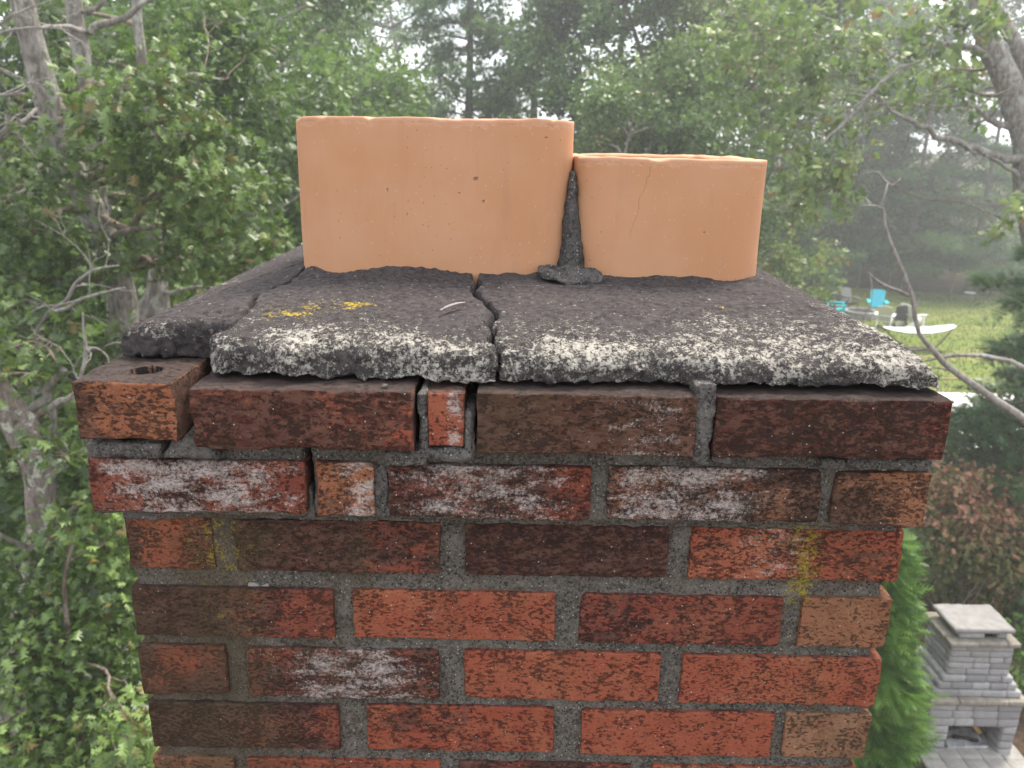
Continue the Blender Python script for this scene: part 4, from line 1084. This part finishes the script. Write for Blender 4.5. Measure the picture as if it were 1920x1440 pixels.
placed_tree('oak_tree', 'near oak at the left edge with a lichen spotted trunk and broken stubs', 'tree',
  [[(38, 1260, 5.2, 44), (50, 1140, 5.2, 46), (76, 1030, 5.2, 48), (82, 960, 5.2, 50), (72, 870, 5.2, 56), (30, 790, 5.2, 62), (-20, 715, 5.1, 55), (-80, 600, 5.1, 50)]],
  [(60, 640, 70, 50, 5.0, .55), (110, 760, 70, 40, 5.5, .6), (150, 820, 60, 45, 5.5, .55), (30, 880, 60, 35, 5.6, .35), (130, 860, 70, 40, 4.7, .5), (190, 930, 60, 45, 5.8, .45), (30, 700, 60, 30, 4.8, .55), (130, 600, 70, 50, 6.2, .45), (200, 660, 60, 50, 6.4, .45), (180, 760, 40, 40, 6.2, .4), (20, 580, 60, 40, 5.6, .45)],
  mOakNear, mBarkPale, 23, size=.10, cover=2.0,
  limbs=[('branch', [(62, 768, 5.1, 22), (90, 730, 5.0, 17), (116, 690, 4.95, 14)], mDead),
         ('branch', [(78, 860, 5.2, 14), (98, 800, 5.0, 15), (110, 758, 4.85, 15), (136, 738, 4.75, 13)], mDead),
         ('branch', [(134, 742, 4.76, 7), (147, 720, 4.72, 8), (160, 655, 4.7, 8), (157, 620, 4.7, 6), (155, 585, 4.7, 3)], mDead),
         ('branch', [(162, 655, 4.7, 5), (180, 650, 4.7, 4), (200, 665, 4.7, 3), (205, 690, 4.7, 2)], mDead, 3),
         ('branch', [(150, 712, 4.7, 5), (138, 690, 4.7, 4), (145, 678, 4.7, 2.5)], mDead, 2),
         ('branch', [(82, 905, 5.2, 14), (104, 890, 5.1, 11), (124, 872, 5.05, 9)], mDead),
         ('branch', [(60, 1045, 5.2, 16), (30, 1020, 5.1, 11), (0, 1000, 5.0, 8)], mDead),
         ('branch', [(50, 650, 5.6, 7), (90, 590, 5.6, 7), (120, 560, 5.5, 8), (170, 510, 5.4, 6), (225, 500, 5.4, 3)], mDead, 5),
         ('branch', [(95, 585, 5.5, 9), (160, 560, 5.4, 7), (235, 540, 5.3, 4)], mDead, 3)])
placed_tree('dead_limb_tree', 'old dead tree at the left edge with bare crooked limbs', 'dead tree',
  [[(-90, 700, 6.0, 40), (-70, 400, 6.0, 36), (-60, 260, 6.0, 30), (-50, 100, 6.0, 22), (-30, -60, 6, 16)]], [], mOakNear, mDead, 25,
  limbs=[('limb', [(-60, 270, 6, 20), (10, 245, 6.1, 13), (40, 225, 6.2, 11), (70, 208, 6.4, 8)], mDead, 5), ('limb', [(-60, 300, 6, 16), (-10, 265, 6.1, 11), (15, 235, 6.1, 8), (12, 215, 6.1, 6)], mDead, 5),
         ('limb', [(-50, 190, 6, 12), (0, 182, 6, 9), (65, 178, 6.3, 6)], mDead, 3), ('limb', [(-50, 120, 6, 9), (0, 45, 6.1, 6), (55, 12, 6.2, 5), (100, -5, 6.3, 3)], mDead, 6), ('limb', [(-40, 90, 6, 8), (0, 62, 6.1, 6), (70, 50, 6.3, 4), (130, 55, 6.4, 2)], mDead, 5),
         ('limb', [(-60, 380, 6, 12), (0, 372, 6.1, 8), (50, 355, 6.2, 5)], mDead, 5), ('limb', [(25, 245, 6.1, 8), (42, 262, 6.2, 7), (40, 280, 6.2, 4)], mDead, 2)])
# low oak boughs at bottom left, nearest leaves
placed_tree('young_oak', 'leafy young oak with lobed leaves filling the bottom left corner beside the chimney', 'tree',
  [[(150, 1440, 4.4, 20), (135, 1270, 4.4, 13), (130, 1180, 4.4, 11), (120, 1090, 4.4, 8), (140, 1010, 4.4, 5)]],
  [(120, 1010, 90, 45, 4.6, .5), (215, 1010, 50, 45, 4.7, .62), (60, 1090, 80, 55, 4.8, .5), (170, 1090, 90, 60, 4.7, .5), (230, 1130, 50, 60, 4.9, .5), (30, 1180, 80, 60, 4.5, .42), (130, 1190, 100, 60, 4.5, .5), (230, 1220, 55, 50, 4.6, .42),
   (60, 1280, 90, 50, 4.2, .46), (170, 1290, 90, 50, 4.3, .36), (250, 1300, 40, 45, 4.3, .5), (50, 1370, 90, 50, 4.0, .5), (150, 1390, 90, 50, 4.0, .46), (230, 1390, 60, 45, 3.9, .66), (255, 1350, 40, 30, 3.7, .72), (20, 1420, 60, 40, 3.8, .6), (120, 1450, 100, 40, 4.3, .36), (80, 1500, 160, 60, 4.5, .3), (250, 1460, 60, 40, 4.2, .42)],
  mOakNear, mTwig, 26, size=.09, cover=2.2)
rng = np.random.default_rng(5)
ub2 = Crown()
for k in range(60):
    px = rng.uniform(-100, 330); py = rng.uniform(800, 1560); y = rng.uniform(5.6, 8.5); c = atY(px, py, y)
    if c[2] < .3: c[2] = .3
    ub2.cluster(c, (.55, .5, .42), 130, .14, LEAF_MID, rng, tint=.32 + .1 * rng.normal())
ub2.obj('thicket', mOakNear, None, kind='stuff')

# right side
placed_tree('oak_tree', 'big oak at the right edge with a thick mottled trunk and long limbs', 'tree',
  [[(1995, 900, 14, 52), (1965, 560, 14, 50), (1942, 420, 14, 46), (1919, 300, 14, 44), (1894, 200, 14, 41), (1868, 115, 14, 38), (1850, 60, 14, 33), (1828, -60, 14, 27)],
   [(1950, 300, 14.2, 27), (1930, 160, 14.2, 23), (1905, 85, 14.2, 21), (1880, 40, 14.2, 22), (1856, 0, 14.2, 18), (1840, -50, 14.2, 14)]],
  [(1500, 60, 110, 60, 15, .55), (1600, 40, 110, 60, 14, .55), (1690, 120, 90, 45, 13.5, .55), (1450, 170, 80, 70, 15.5, .5), (1560, 140, 80, 60, 14.5, .5), (1490, 290, 60, 45, 14.5, .6), (1560, 330, 60, 40, 13.8, .6), (1610, 310, 45, 35, 13.5, .66), (1540, 385, 45, 25, 13.8, .7), (1510, 365, 35, 35, 14, .66), (1590, 365, 25, 20, 13.5, .7),
   (1760, 50, 90, 50, 13, .5), (1860, 20, 80, 40, 13.2, .5), (1780, 130, 70, 45, 15, .5), (1640, 200, 60, 50, 15, .45), (1740, 180, 60, 40, 15.5, .45), (1400, 60, 70, 60, 16, .5), (1820, 170, 50, 50, 16, .4), (1880, 410, 40, 30, 12, .6), (1580, 250, 60, 40, 14.6, .5)],
  mOakGold, mBarkGrey, 31, tmpl=LEAF_MID, size=.19, cover=1.25,
  limbs=[('limb', [(1925, 302, 14, 22), (1880, 292, 13.8, 18), (1832, 280, 13.6, 15), (1770, 260, 13.4, 13), (1719, 237, 13.2, 11), (1684, 218, 13.1, 9), (1634, 173, 13, 6)], mBarkGrey, 8),
         ('limb', [(1723, 113, 13.2, 5), (1677, 132, 13.1, 8), (1634, 170, 13, 9), (1587, 229, 12.9, 8), (1540, 272, 12.8, 4)], mDead, 14),
         ('limb', [(1856, 117, 14, 20), (1840, 100, 13.9, 16), (1813, 93, 13.8, 13), (1747, 86, 13.6, 11), (1704, 91, 13.4, 8), (1661, 109, 13.3, 5)], mBarkGrey, 6),
         ('limb', [(1890, 240, 14, 18), (1850, 215, 13.8, 12), (1817, 191, 13.6, 5)], mBarkGrey, 5),
         ('limb', [(1908, 335, 14, 12), (1885, 310, 13.8, 8), (1848, 290, 13.6, 4)], mDead, 2),
         ('limb', [(1690, 335, 13.4, 4), (1672, 345, 13.4, 6), (1640, 322, 13.5, 5), (1600, 330, 13.6, 3)], mDead, 5)])
placed_tree('dead_tree', 'thin bare dead tree leaning up from the lower right in front of the lawn', 'dead tree',
  [[(2010, 900, 5, 16.3), (1920, 786, 5, 14.1), (1869, 752, 5, 13.3), (1824, 720, 5, 11.8), (1778, 688, 5, 10.4), (1743, 647, 5, 9.6), (1717, 612, 5, 8.1), (1716, 576, 5, 8.1), (1705, 541, 5, 7.4), (1688, 502, 5, 7.4), (1665, 443, 5, 5.9), (1653, 388, 5, 4.4), (1665, 342, 5, 2.2)]],
  [], mOakNear, mDead, 33, base=(4.2, 4.6),
  limbs=[('branch', [(1703, 555, 5, 8), (1685, 545, 4.95, 7), (1663, 537, 4.9, 6), (1640, 525, 4.85, 6), (1624, 513, 4.8, 3)], mDead, 1),
         ('branch', [(1745, 654, 5, 7), (1725, 655, 5.05, 5), (1700, 653, 5.1, 4)], mDead), ('branch', [(1790, 698, 5, 7), (1770, 692, 5.05, 5), (1750, 688, 5.1, 3)], mDead),
         ('branch', [(1718, 576, 5, 5), (1722, 568, 5, 4), (1727, 564, 4.95, 3)], mDead),
         ('branch', [(1654, 390, 5, 4), (1640, 386, 5, 3), (1615, 385, 5, 2)], mDead, 2)])
placed_tree('dead_sapling', 'arching bare grey sapling crossing behind the leaning dead tree at right', 'dead branch',
  [[(1990, 780, 6, 9), (1920, 686, 6, 9), (1870, 671, 6, 8), (1808, 665, 6, 8), (1765, 670, 6, 6), (1733, 677, 6, 3)]], [], mOakNear, mDead, 34, base=(5.6, 5.9))
tree_from('spruce', float(atY(2030, 560, 12)[0]), 12, 'blue green conifer at the right edge with boughs over the lawn', name='conifer', rz=.4, sc=.9)
tree_from('spruce', float(atY(1990, 800, 13)[0]), 14.5, 'smaller dark conifer beside the pale patio at the right edge', name='conifer', rz=2.0, sc=.50)
# shrubs round the fireplace
def shrub(name, label, cat, base, clusters, leaf, tmpl, size, seed, cover=2.0, bark=mTwig):
    rng = np.random.default_rng(seed); o = thing(name, (*base, 0), label, cat); cr = Crown(); st = MB()
    for (c, r, ti) in clusters:
        c = np.array(c, float); r = np.array(r, float)
        n = int(cover * math.pi * r[0] * r[2] / (.30 * size * size)) + 20
        tips = cr.cluster(c, r, n, size, tmpl, rng, tint=ti, spread=.12, flat=.3)
        p = limb_path((base[0] + rng.normal() * .08, base[1] + rng.normal() * .08, 0), c, .05, rng, 9); st.tube(p, np.linspace(.03, .008, 9), 5)
        for q in tips[:8]: st.tube(limb_path(p[6], q, .05, rng, 5), np.linspace(.008, .003, 5), 3, cap=False)
    st.obj('stem', bark, o, (*base, 0), smooth=True); cr.obj('foliage', leaf, o, (*base, 0)); return o
def px_cl(lst, y):
    out = []
    for px, py, rx, ry, dy, ti in lst:
        c = atY(px, py, y + dy); k = np.linalg.norm(c - CAM) / F; out.append((c, (rx * k, rx * k * .8, ry * k), ti))
    return out
c0 = atY(1830, 1000, 10.6)
shrub('dogwood_shrub', 'reddening shrub behind the stone fireplace, dull green and rust leaves', 'shrub', (c0[0], 10.8),
  px_cl([(1790, 900, 50, 22, .3, .75), (1860, 905, 60, 22, .5, .8), (1800, 945, 70, 22, 0, .8), (1880, 950, 60, 22, .2, .8), (1760, 985, 40, 25, 0, .5), (1830, 990, 70, 25, -.1, .68), (1900, 1010, 50, 25, 0, .6), (1780, 1035, 60, 28, -.2, .4), (1850, 1045, 70, 28, -.3, .5), (1910, 1070, 45, 28, -.2, .55), (1765, 1090, 50, 28, .3, .3), (1900, 1130, 50, 30, .3, .5), (1940, 1000, 50, 60, 0, .55), (1930, 1200, 40, 60, .5, .35), (1830, 1100, 70, 35, .6, .3), (1740, 930, 20, 40, .2, .45)], 10.6),
  mMaple, LEAF_MID, .10, 41, 3.3)
c0 = atY(1840, 860, 13)
shrub('rhododendron', 'glossy pale green shrub between the patio and the reddening shrub', 'shrub', (c0[0], 13.4),
  px_cl([(1800, 850, 50, 24, 0, .65), (1860, 850, 60, 26, .2, .7), (1910, 840, 50, 30, 0, .65), (1770, 880, 40, 22, -.1, .5), (1830, 885, 70, 20, -.3, .6), (1910, 885, 50, 20, -.2, .6), (1940, 860, 50, 50, 0, .5), (1830, 930, 100, 40, .4, .3), (1780, 815, 24, 16, .2, .6), (1880, 800, 30, 20, .3, .6)], 13),
  mGloss, LEAF_OVAL, .13, 42, 2.0)
shrub('rhododendron', 'pale leafy bush beside the brown post on the far side of the patio', 'shrub', (float(atY(1860, 760, 17)[0]), 17),
  px_cl([(1850, 715, 26, 18, 0, .7), (1880, 735, 26, 20, 0, .6), (1835, 740, 22, 16, -.1, .65), (1900, 770, 40, 20, 0, .5), (1925, 720, 30, 30, .1, .6)], 17), mGloss, LEAF_OVAL, .16, 45, 1.3)
c0 = atY(1930, 1300, 8.6)
shrub('green_shrub', 'bright green shrub at the right edge against the stone fireplace', 'shrub', (c0[0] + .1, 8.9), px_cl([(1925, 1260, 26, 50, 0, .55), (1930, 1350, 30, 50, 0, .5), (1945, 1200, 30, 50, .2, .45)], 8.7), mArb, LEAF_MID, .10, 43, 2.5)
rng = np.random.default_rng(9)
ab = thing('arborvitae', (float(atY(1612, 1300, 7.5)[0]), 7.5, 0), 'soft bright green arborvitae between the chimney and the stone fireplace', 'evergreen')
bx_ = WLOC[ab.name]; ax_h = 3.15; cr = Crown(); nA = 3600
hz = rng.uniform(0, 1, nA) ** .9; an = rng.uniform(0, 6.283, nA)
rad = (.60 * (1 - hz) ** .6 + .05) * (.62 + .40 * rng.uniform(0, 1, nA)) * (1 + .55 * vnoise(np.stack([np.cos(an) * 1.4, np.sin(an) * 1.4, hz * 9], -1), 1.0, 4))
P = np.stack([rad * np.cos(an), rad * np.sin(an), .1 + hz * ax_h], -1) + bx_
D = np.stack([np.cos(an), np.sin(an), .45 - .75 * rng.uniform(0, 1, nA)], -1) + rng.normal(size=(nA, 3)) * .3
cr.add(leaves(P, D, np.stack([np.cos(an) * .5, np.sin(an) * .5, np.ones(nA)], -1) + rng.normal(size=(nA, 3)) * .5, rng.uniform(.16, .34, nA), .50 + .18 * rng.normal(size=nA) + .22 * vnoise(P, 3.5, 6), SPRAY, rng))
cr.obj('foliage', mArb, ab); t_ = MB(); t_.tube(spline([bx_, bx_ + (0.02, 0, 1.5), bx_ + (0, 0.02, 3.0)], 8), np.linspace(.06, .01, 8), 6); t_.obj('trunk', mBarkDark, ab)

# ------------------------------------------------------------------ stone fireplace in the garden
FY = 7.72                                        # front face
def fx(px, py): return float(atY(px, py, FY)[0])
fp = thing('outdoor_fireplace', (5.94, FY + .4, 0), 'grey stacked stone outdoor fireplace with a stepped chimney, at the lower right', 'fireplace')
Vs, Qs = rough_box(1, 1, 1, .25, .07, .012, 3, .03, 3); me_s = [mesh('stone', Vs, None, Qs)]
for k in range(3):
    V_, Q_ = rough_box(1, 1, 1, .25, .06, .014, 20 + k, .05, 3); me_s.append(mesh('stone', V_, None, Q_))
for me in me_s: me.materials.append(mStone)
me_buff = []
for me in me_s: q = me.copy(); q.materials.clear(); q.materials.append(mBuff); me_buff.append(q)
rs = random.Random(4)
def stone(x0, x1, y0, y1, z0, z1, buff=False, name='stone'):
    return objm(name, rs.choice(me_buff if buff else me_s), ((x0 + x1) / 2, (y0 + y1) / 2, (z0 + z1) / 2), fp, scale=(x1 - x0, y1 - y0, z1 - z0))
def course(x0, x1, y0, y1, z0, z1, buff=False, lo=.20, hi=.36, dep=.12, name='stone', sides=True):
    """one course round a rectangle: front, two sides and back"""
    def run(a, b, f):
        p = a
        while p < b - .001:
            q = min(b, p + rs.uniform(lo, hi))
            if b - q < lo * .6: q = b
            f(p + .002, q - .002); p = q
    jj = lambda: rs.uniform(-.006, .006)
    run(x0, x1, lambda a, b: stone(a, b, y0 + jj(), y0 + dep, z0 + .0015, z1 - .0015, buff, name))
    if sides:
        run(y0 + dep, y1, lambda a, b: stone(x0 + jj(), x0 + dep, a, b, z0 + .0015, z1 - .0015, buff, name))
        run(y0 + dep, y1, lambda a, b: stone(x1 - dep, x1 + jj(), a, b, z0 + .0015, z1 - .0015, buff, name))
        run(x0 + dep, x1 - dep, lambda a, b: stone(a, b, y1 - dep, y1, z0 + .0015, z1 - .0015, buff, name))
L0, R0 = 5.37, 6.53; DB = FY + .80
zm = float(atY(1742, 1322, FY - .04)[2]); hc = zm / 7
ox0, ox1 = fx(1772, 1400), fx(1872, 1400)        # firebox opening
oz = float(atY(1800, 1357, FY)[2])
for k in range(7):
    z0, z1 = k * hc, (k + 1) * hc
    if z1 <= oz + .02:
        course(L0, ox0, FY, FY + .3, z0, z1, sides=False, dep=.28); course(ox1, R0, FY, FY + .3, z0, z1, sides=False, dep=.28)
        for (a, b) in ((FY + .28, FY + .54), (FY + .54, DB)):
            stone(L0, L0 + .14, a + .002, b - .002, z0, z1); stone(R0 - .14, R0, a + .002, b - .002, z0, z1)
        for j in range(4): stone(L0 + .14 + j * .22, L0 + .36 + j * .22 - .003, DB - .12, DB, z0, z1)
    else: course(L0, R0, FY, DB, z0, z1)
course(L0 - .04, R0 + .04, FY - .05, DB + .03, zm, zm + .075, True, .28, .42, .2)
z = zm + .075; ins = .0
nst = 3
zc = float(atY(1800, 1207, FY + .16)[2])          # underside of the cap course
hst = (zc - z) / 8
for k in range(8):
    i = min(k, 3) * .052
    course(L0 + .03 + i * 1.05, R0 - .03 - i, FY + .03 + i * .6, DB - .02 - i * .4, z, z + hst, lo=.15, hi=.33); z += hst
ux0, ux1, uy0, uy1 = L0 + .03 + .164, R0 - .03 - .156, FY + .03 + .094, DB - .08
for k in range(1): course(ux0 - .045, ux1 + .045, uy0 - .045, uy1 + .045, z, z + .065, True, .24, .38, .16)
z += .065
for (a, b, c, d) in [(ux0 + .10, ux0 + .42, uy0 + .06, uy0 + .2), (ux1 - .20, ux1 - .08, uy0 + .06, uy0 + .2), (ux0 + .10, ux0 + .24, uy0 + .32, uy1 - .06), (ux1 - .22, ux1 - .08, uy0 + .34, uy1 - .06), (ux0 + .26, ux1 - .24, uy1 - .18, uy1 - .06)]:
    stone(a, b, c, d, z, z + .10)
z += .10
Vc, Qc = rough_box(ux1 - ux0 - .02, uy1 - uy0 - .02, .06, .03, .012, .006, 8, .02, 8)
oc = obj('cap_slab', Vc + np.array([(ux0 + ux1) / 2 - .01, (uy0 + uy1) / 2, z + .031]), None, Qc, mCap, fp, ((ux0 + ux1) / 2, (uy0 + uy1) / 2, z)); oc['label'] = 'pale flat cap slab on four stone blocks'
co = MB(); co.box(((L0 + R0) / 2, DB - .25, zm / 2 + .005), (R0 - L0 - .26, .22, zm - .02))
mSootBox = plain('sooty_firebrick', (.045, .042, .04), .95, .4, 10)
co.obj('firebox_back', mSootBox, fp)
co = MB(); co.box(((L0 + R0) / 2, (FY + DB) / 2 + .04, (zm + .08 + zc) / 2), (.5, .42, zc - zm - .1)); co.obj('core', mSootBox, fp)
co = MB(); co.box(((L0 + R0) / 2, (FY + DB) / 2 + .1, oz + .09), (R0 - L0 - .27, DB - FY - .42, .10)); co.obj('firebox_lintel', mSootBox, fp)
# hearth slabs in front
he = thing('hearth', (5.95, 7.4, 0), 'hearth of pale paving slabs in front of the stone fireplace', 'paving')
mPav = plain('pale_paver', (.34, .325, .30), .9, .2, 8, .2, .004)
Vp, Qp = rough_box(1, 1, 1, .25, .04, .006, 9, .02, 3); me_p = mesh('paver', Vp, None, Qp); me_p.materials.append(mPav)
for i in range(5):
    for j in range(4):
        w = .27; x0 = L0 - .06 + i * w + (.0 if j % 2 else .0); y0 = FY + .50 - (j + 1) * .30
        objm('paver', me_p, (x0 + w / 2, y0 + .15, .03), he, scale=(w - .008, .292, .06))
# ash and burnt wood
mAsh = plain('wood_ash', (.34, .34, .35), .95, .35, 30, .1, .01)
a_, q_ = gridbox(.52, .44, .03, .03); a_[:, 2] = np.where(a_[:, 2] > 0, .012 + .022 * (fbm(a_, 9, 4, 3) + .4), a_[:, 2])
tag(obj('ash', a_ + np.array([(ox0 + ox1) / 2, FY + .28, .076]), None, q_, mAsh), kind='stuff')
mChar = plain('charred_wood', (.025, .022, .02), .9, .5, 40, .2, .004); mYel = plain('split_firewood', (.42, .27, .10), .8, .25, 15, .2, .004)
def log(a, b, r, mat, label):
    m_ = MB(); p = np.linspace(a, b, 8); m_.tube(p, r, 9, bump=.12, seed=int(a[0] * 100)); tag(m_.obj('firewood', mat, None, tuple(np.mean(p, 0)), smooth=True), label, 'firewood')
xm = (ox0 + ox1) / 2
log((xm + .06, FY + .46, .36), (xm + .28, FY + .30, .12), .035, mYel, 'yellow split log leaning against the right side of the firebox')
log((xm - .30, FY + .34, .13), (xm + .05, FY + .40, .14), .035, mChar, 'charred log lying across the left of the firebox')
log((xm - .12, FY + .22, .12), (xm + .18, FY + .16, .115), .025, mChar, 'small charred stick lying on the ash at the front of the firebox')

# ------------------------------------------------------------------ the yard: chairs, fire pit, hammock, fence
def paint(name, c): return plain(name, c, .45, .06, 6, .4)
mTurq, mWhiteP, mBlackP, mGreyP, mBeige = paint('turquoise_plastic', (.02, .52, .66)), paint('white_plastic', (.78, .78, .78)), paint('black_plastic', (.018, .018, .022)), paint('grey_wood', (.24, .22, .21)), paint('beige_plastic', (.56, .54, .47))
def adirondack(px, py, face, mat, label, back=None, sc=1.0, seatmat=None, group='chairs round the fire pit'):
    g = atZ(px, py, .02); o = thing('garden_chair', (g[0], g[1], .02), label, 'chair', group)
    R = np.array([[math.cos(face), -math.sin(face), 0], [math.sin(face), math.cos(face), 0], [0, 0, 1]])
    def T(v): return np.array(g) * (1, 1, 0) + (0, 0, .02) + R @ (np.array(v, float) * sc)
    def part(nm, bars, m_=None):
        b = MB()
        for (a, c, w, t, up) in bars: b.bar(T(a), T(c), w * sc, t * sc, R @ np.array(up, float))
        return b.obj(nm, m_ or mat, o, tuple(T((0, 0, 0))))
    # front is -y; back leans to +y
    for k in range(6):
        y = -.24 + k * .09; zz = .37 - .022 * k
        part('seat_slat', [((-.27, y, zz), (.27, y, zz), .082, .022, (0, .22, 1))], seatmat)
    for k in range(7):
        x = -.24 + k * .08; top = .98 + .06 * math.cos((k - 3) / 3 * 1.2) - .05
        part('back_slat', [((x * .9, .20, .26), (x * 1.05, .52, top), .074, .022, (0, -1, .3))], back)
    for s in (-1, 1):
        part('front_leg', [((s * .30, -.26, 0), (s * .30, -.26, .54), .10, .035, (1, 0, 0))])
        part('rear_leg', [((s * .265, -.24, .35), (s * .265, .62, .02), .03, .13, (0, .4, 1))])
        part('armrest', [((s * .34, -.34, .555), (s * .34, .42, .555), .14, .024, (0, 0, 1))])
    part('back_brace', [((-.34, .38, .53), (.34, .38, .53), .06, .03, (0, 0, 1))])
    return o
adirondack(1642, 590, -.35, mTurq, 'turquoise garden chair behind the fire pit, facing the chimney', sc=1.12)
adirondack(1566, 594, 1.25, mTurq, 'turquoise garden chair at the left of the fire pit, turned to the right', sc=1.12)
adirondack(1572, 579, .5, mBlackP, 'black garden chair behind the left turquoise chair', sc=1.0)
adirondack(1592, 578, .2, mGreyP, 'grey wooden garden chair behind the left turquoise chair', sc=.95)
adirondack(1657, 612, 2.6, mWhiteP, 'white garden chair with a beige back, seen from behind, left of the black one', back=mBeige, sc=1.0)
adirondack(1684, 609, 2.9, mBlackP, 'black garden chair with its back to the chimney, right of the fire pit', sc=.98)
adirondack(1710, 612, 1.9, mWhiteP, 'white garden chair turned sideways behind the leaning dead tree', sc=1.05)
fc = atZ(1612, 594, .02)
pit = thing('fire_pit', (fc[0], fc[1], .02), 'round fire pit ringed with pale stones on the lawn', 'fire pit')
for lv in range(2):
    for k in range(16):
        a = (k + .5 * lv) * 2 * math.pi / 16
        o = objm('stone', me_s[k % 4], (fc[0] + .66 * math.cos(a), fc[1] + .66 * math.sin(a), .10 + .155 * lv), pit, scale=(.245, .17, .15), rot=(0, 0, a + math.pi / 2))
em = MB(); em.tube([(fc[0], fc[1], .03), (fc[0], fc[1], .16)], [.58, .56], 20); em.obj('ember_bed', plain('rusty_ash', (.12, .06, .04), .95, .4, 9), pit)
# hammock in its stand
ya = atZ(1725, 655, .02)[1]
pa, pb, pm_ = atY(1652, 612, ya), atY(1793, 609, ya), atY(1725, 627, ya)
mSteel = plain('dark_steel', (.05, .05, .052), .5, .15, 10)
hs_ = thing('hammock_stand', (float(pm_[0]), ya, .02), 'dark steel hammock stand on the lawn', 'hammock stand')
st_ = MB(); f1, f2 = atY(1702, 654, ya), atY(1752, 652, ya); f1[2] = f2[2] = .07
b_ = MB(); b_.tube([f1, f2], .03, 8); b_.obj('base_bar', mSteel, hs_)
for (f, t) in ((f1, pa), (f2, pb)):
    b_ = MB(); b_.tube(spline([f, f + (t - f) * .5 + (0, 0, -.06), t + (0, 0, .03)], 10), .028, 8); b_.obj('arm', mSteel, hs_)
    b_ = MB(); b_.tube([f + (0, -.55, -.04), f + (0, .55, -.04)], .028, 8); b_.obj('foot', mSteel, hs_)
nu, nv = 30, 9; hv = []
for i in range(nu):
    u = i / (nu - 1); c = pa * (1 - u) + pb * u; c = c + (0, 0, -(min(pa[2], pb[2]) - pm_[2] + .05) * 4 * u * (1 - u))
    w = .50 * (math.sin(math.pi * u) ** .5 if 0 < u < 1 else 0) + .03
    for j in range(nv):
        v = j / (nv - 1) * 2 - 1; hv.append(c + np.array([0, w * v, .16 * v * v * math.sin(math.pi * u) + .006 * math.sin(u * 40)]))
hv = np.array(hv); I = np.arange(nu * nv).reshape(nu, nv); q = np.stack([I[:-1, :-1], I[1:, :-1], I[1:, 1:], I[:-1, 1:]], -1).reshape(-1, 4)
mHam = plain('white_canvas', (.74, .76, .80), .8, .08, 4)
V2 = np.concatenate([hv, hv - (0, 0, .012)]); q2 = np.concatenate([q, q[:, ::-1] + len(hv)])
tag(obj('hammock', V2, None, q2, mHam, None, tuple(pm_)), 'white canvas hammock slung between the arms of its dark stand', 'hammock')
# dark wire fence along the back of the lawn
fe_ = thing('wire_fence', (18.5, 46, 0), 'dark wire fence with thin grey posts under the white pines', 'fence')
pts = [(1524, 541), (1561, 539), (1608, 540), (1665, 543), (1690, 546), (1783, 548), (1850, 556)]
tops = []
mPost = plain('weathered_post', (.20, .19, .18), .8, .2, 5)
for a, b in pts:
    p = atZ(a, b, 0.0); m_ = MB(); m_.tube([p, p + (0, 0, 1.35)], .045, 7); m_.obj('post', mPost, fe_, tuple(p)); tops.append(p)
for h in (.25, .6, .95, 1.28):
    m_ = MB()
    for a, b in zip(tops[:-1], tops[1:]): m_.bar(a + (0, 0, h), b + (0, 0, h), .016, .016)
    m_.obj('wire', mSteel, fe_)
p = atY(1908, 748, 18.0); p0 = np.array([p[0], p[1], 0])
m_ = MB(); m_.box((p[0], p[1], .85), (.12, .12, 1.70)); m_.box((p[0], p[1], 1.72), (.15, .15, .04)); tag(m_.obj('wooden_post', plain('brown_timber', (.17, .11, .07), .8, .3, 12), None, tuple(p0)), 'square brown wooden post beside the pale patio', 'post')
# small pale garden table on the far lawn
g = atZ(1816, 566, .02); tb = thing('garden_table', (g[0], g[1], .02), 'small pale round table with thin legs on the far side of the lawn', 'table')
m_ = MB(); m_.tube([g + (0, 0, .46), g + (0, 0, .50)], .27, 16); m_.obj('table_top', mWhiteP, tb)
for k in range(3):
    a = k * 2.1 + .4; m_ = MB(); m_.bar(g + (.16 * math.cos(a), .16 * math.sin(a), .46), g + (.32 * math.cos(a), .32 * math.sin(a), 0), .03, .03); m_.obj('leg', mPost, tb)
g = atZ(1785, 712, .02); m_ = MB(); m_.bar(g + (-.35, 0, .03), g + (.35, .05, .03), .07, .05); tag(m_.obj('plank', plain('bare_board', (.40, .25, .14), .8, .2, 8), None, tuple(g)), 'short tan board lying on the lawn near the patio', 'board')

# ------------------------------------------------------------------ the humid summer air
hz_ = MB(); hz_.box((5, 31, 9.2), (170, 76, 20.5))
m = bpy.data.materials.new('summer_haze'); m.use_nodes = True; t = m.node_tree; t.nodes.clear()
o_ = t.nodes.new('ShaderNodeOutputMaterial'); v_ = t.nodes.new('ShaderNodeVolumePrincipled')
v_.inputs['Density'].default_value = .0036; v_.inputs['Color'].default_value = (.93, .96, 1, 1); v_.inputs['Anisotropy'].default_value = .45
t.links.new(v_.outputs[0], o_.inputs['Volume'])
hb = hz_.obj('haze', m); hb['kind'] = 'stuff'
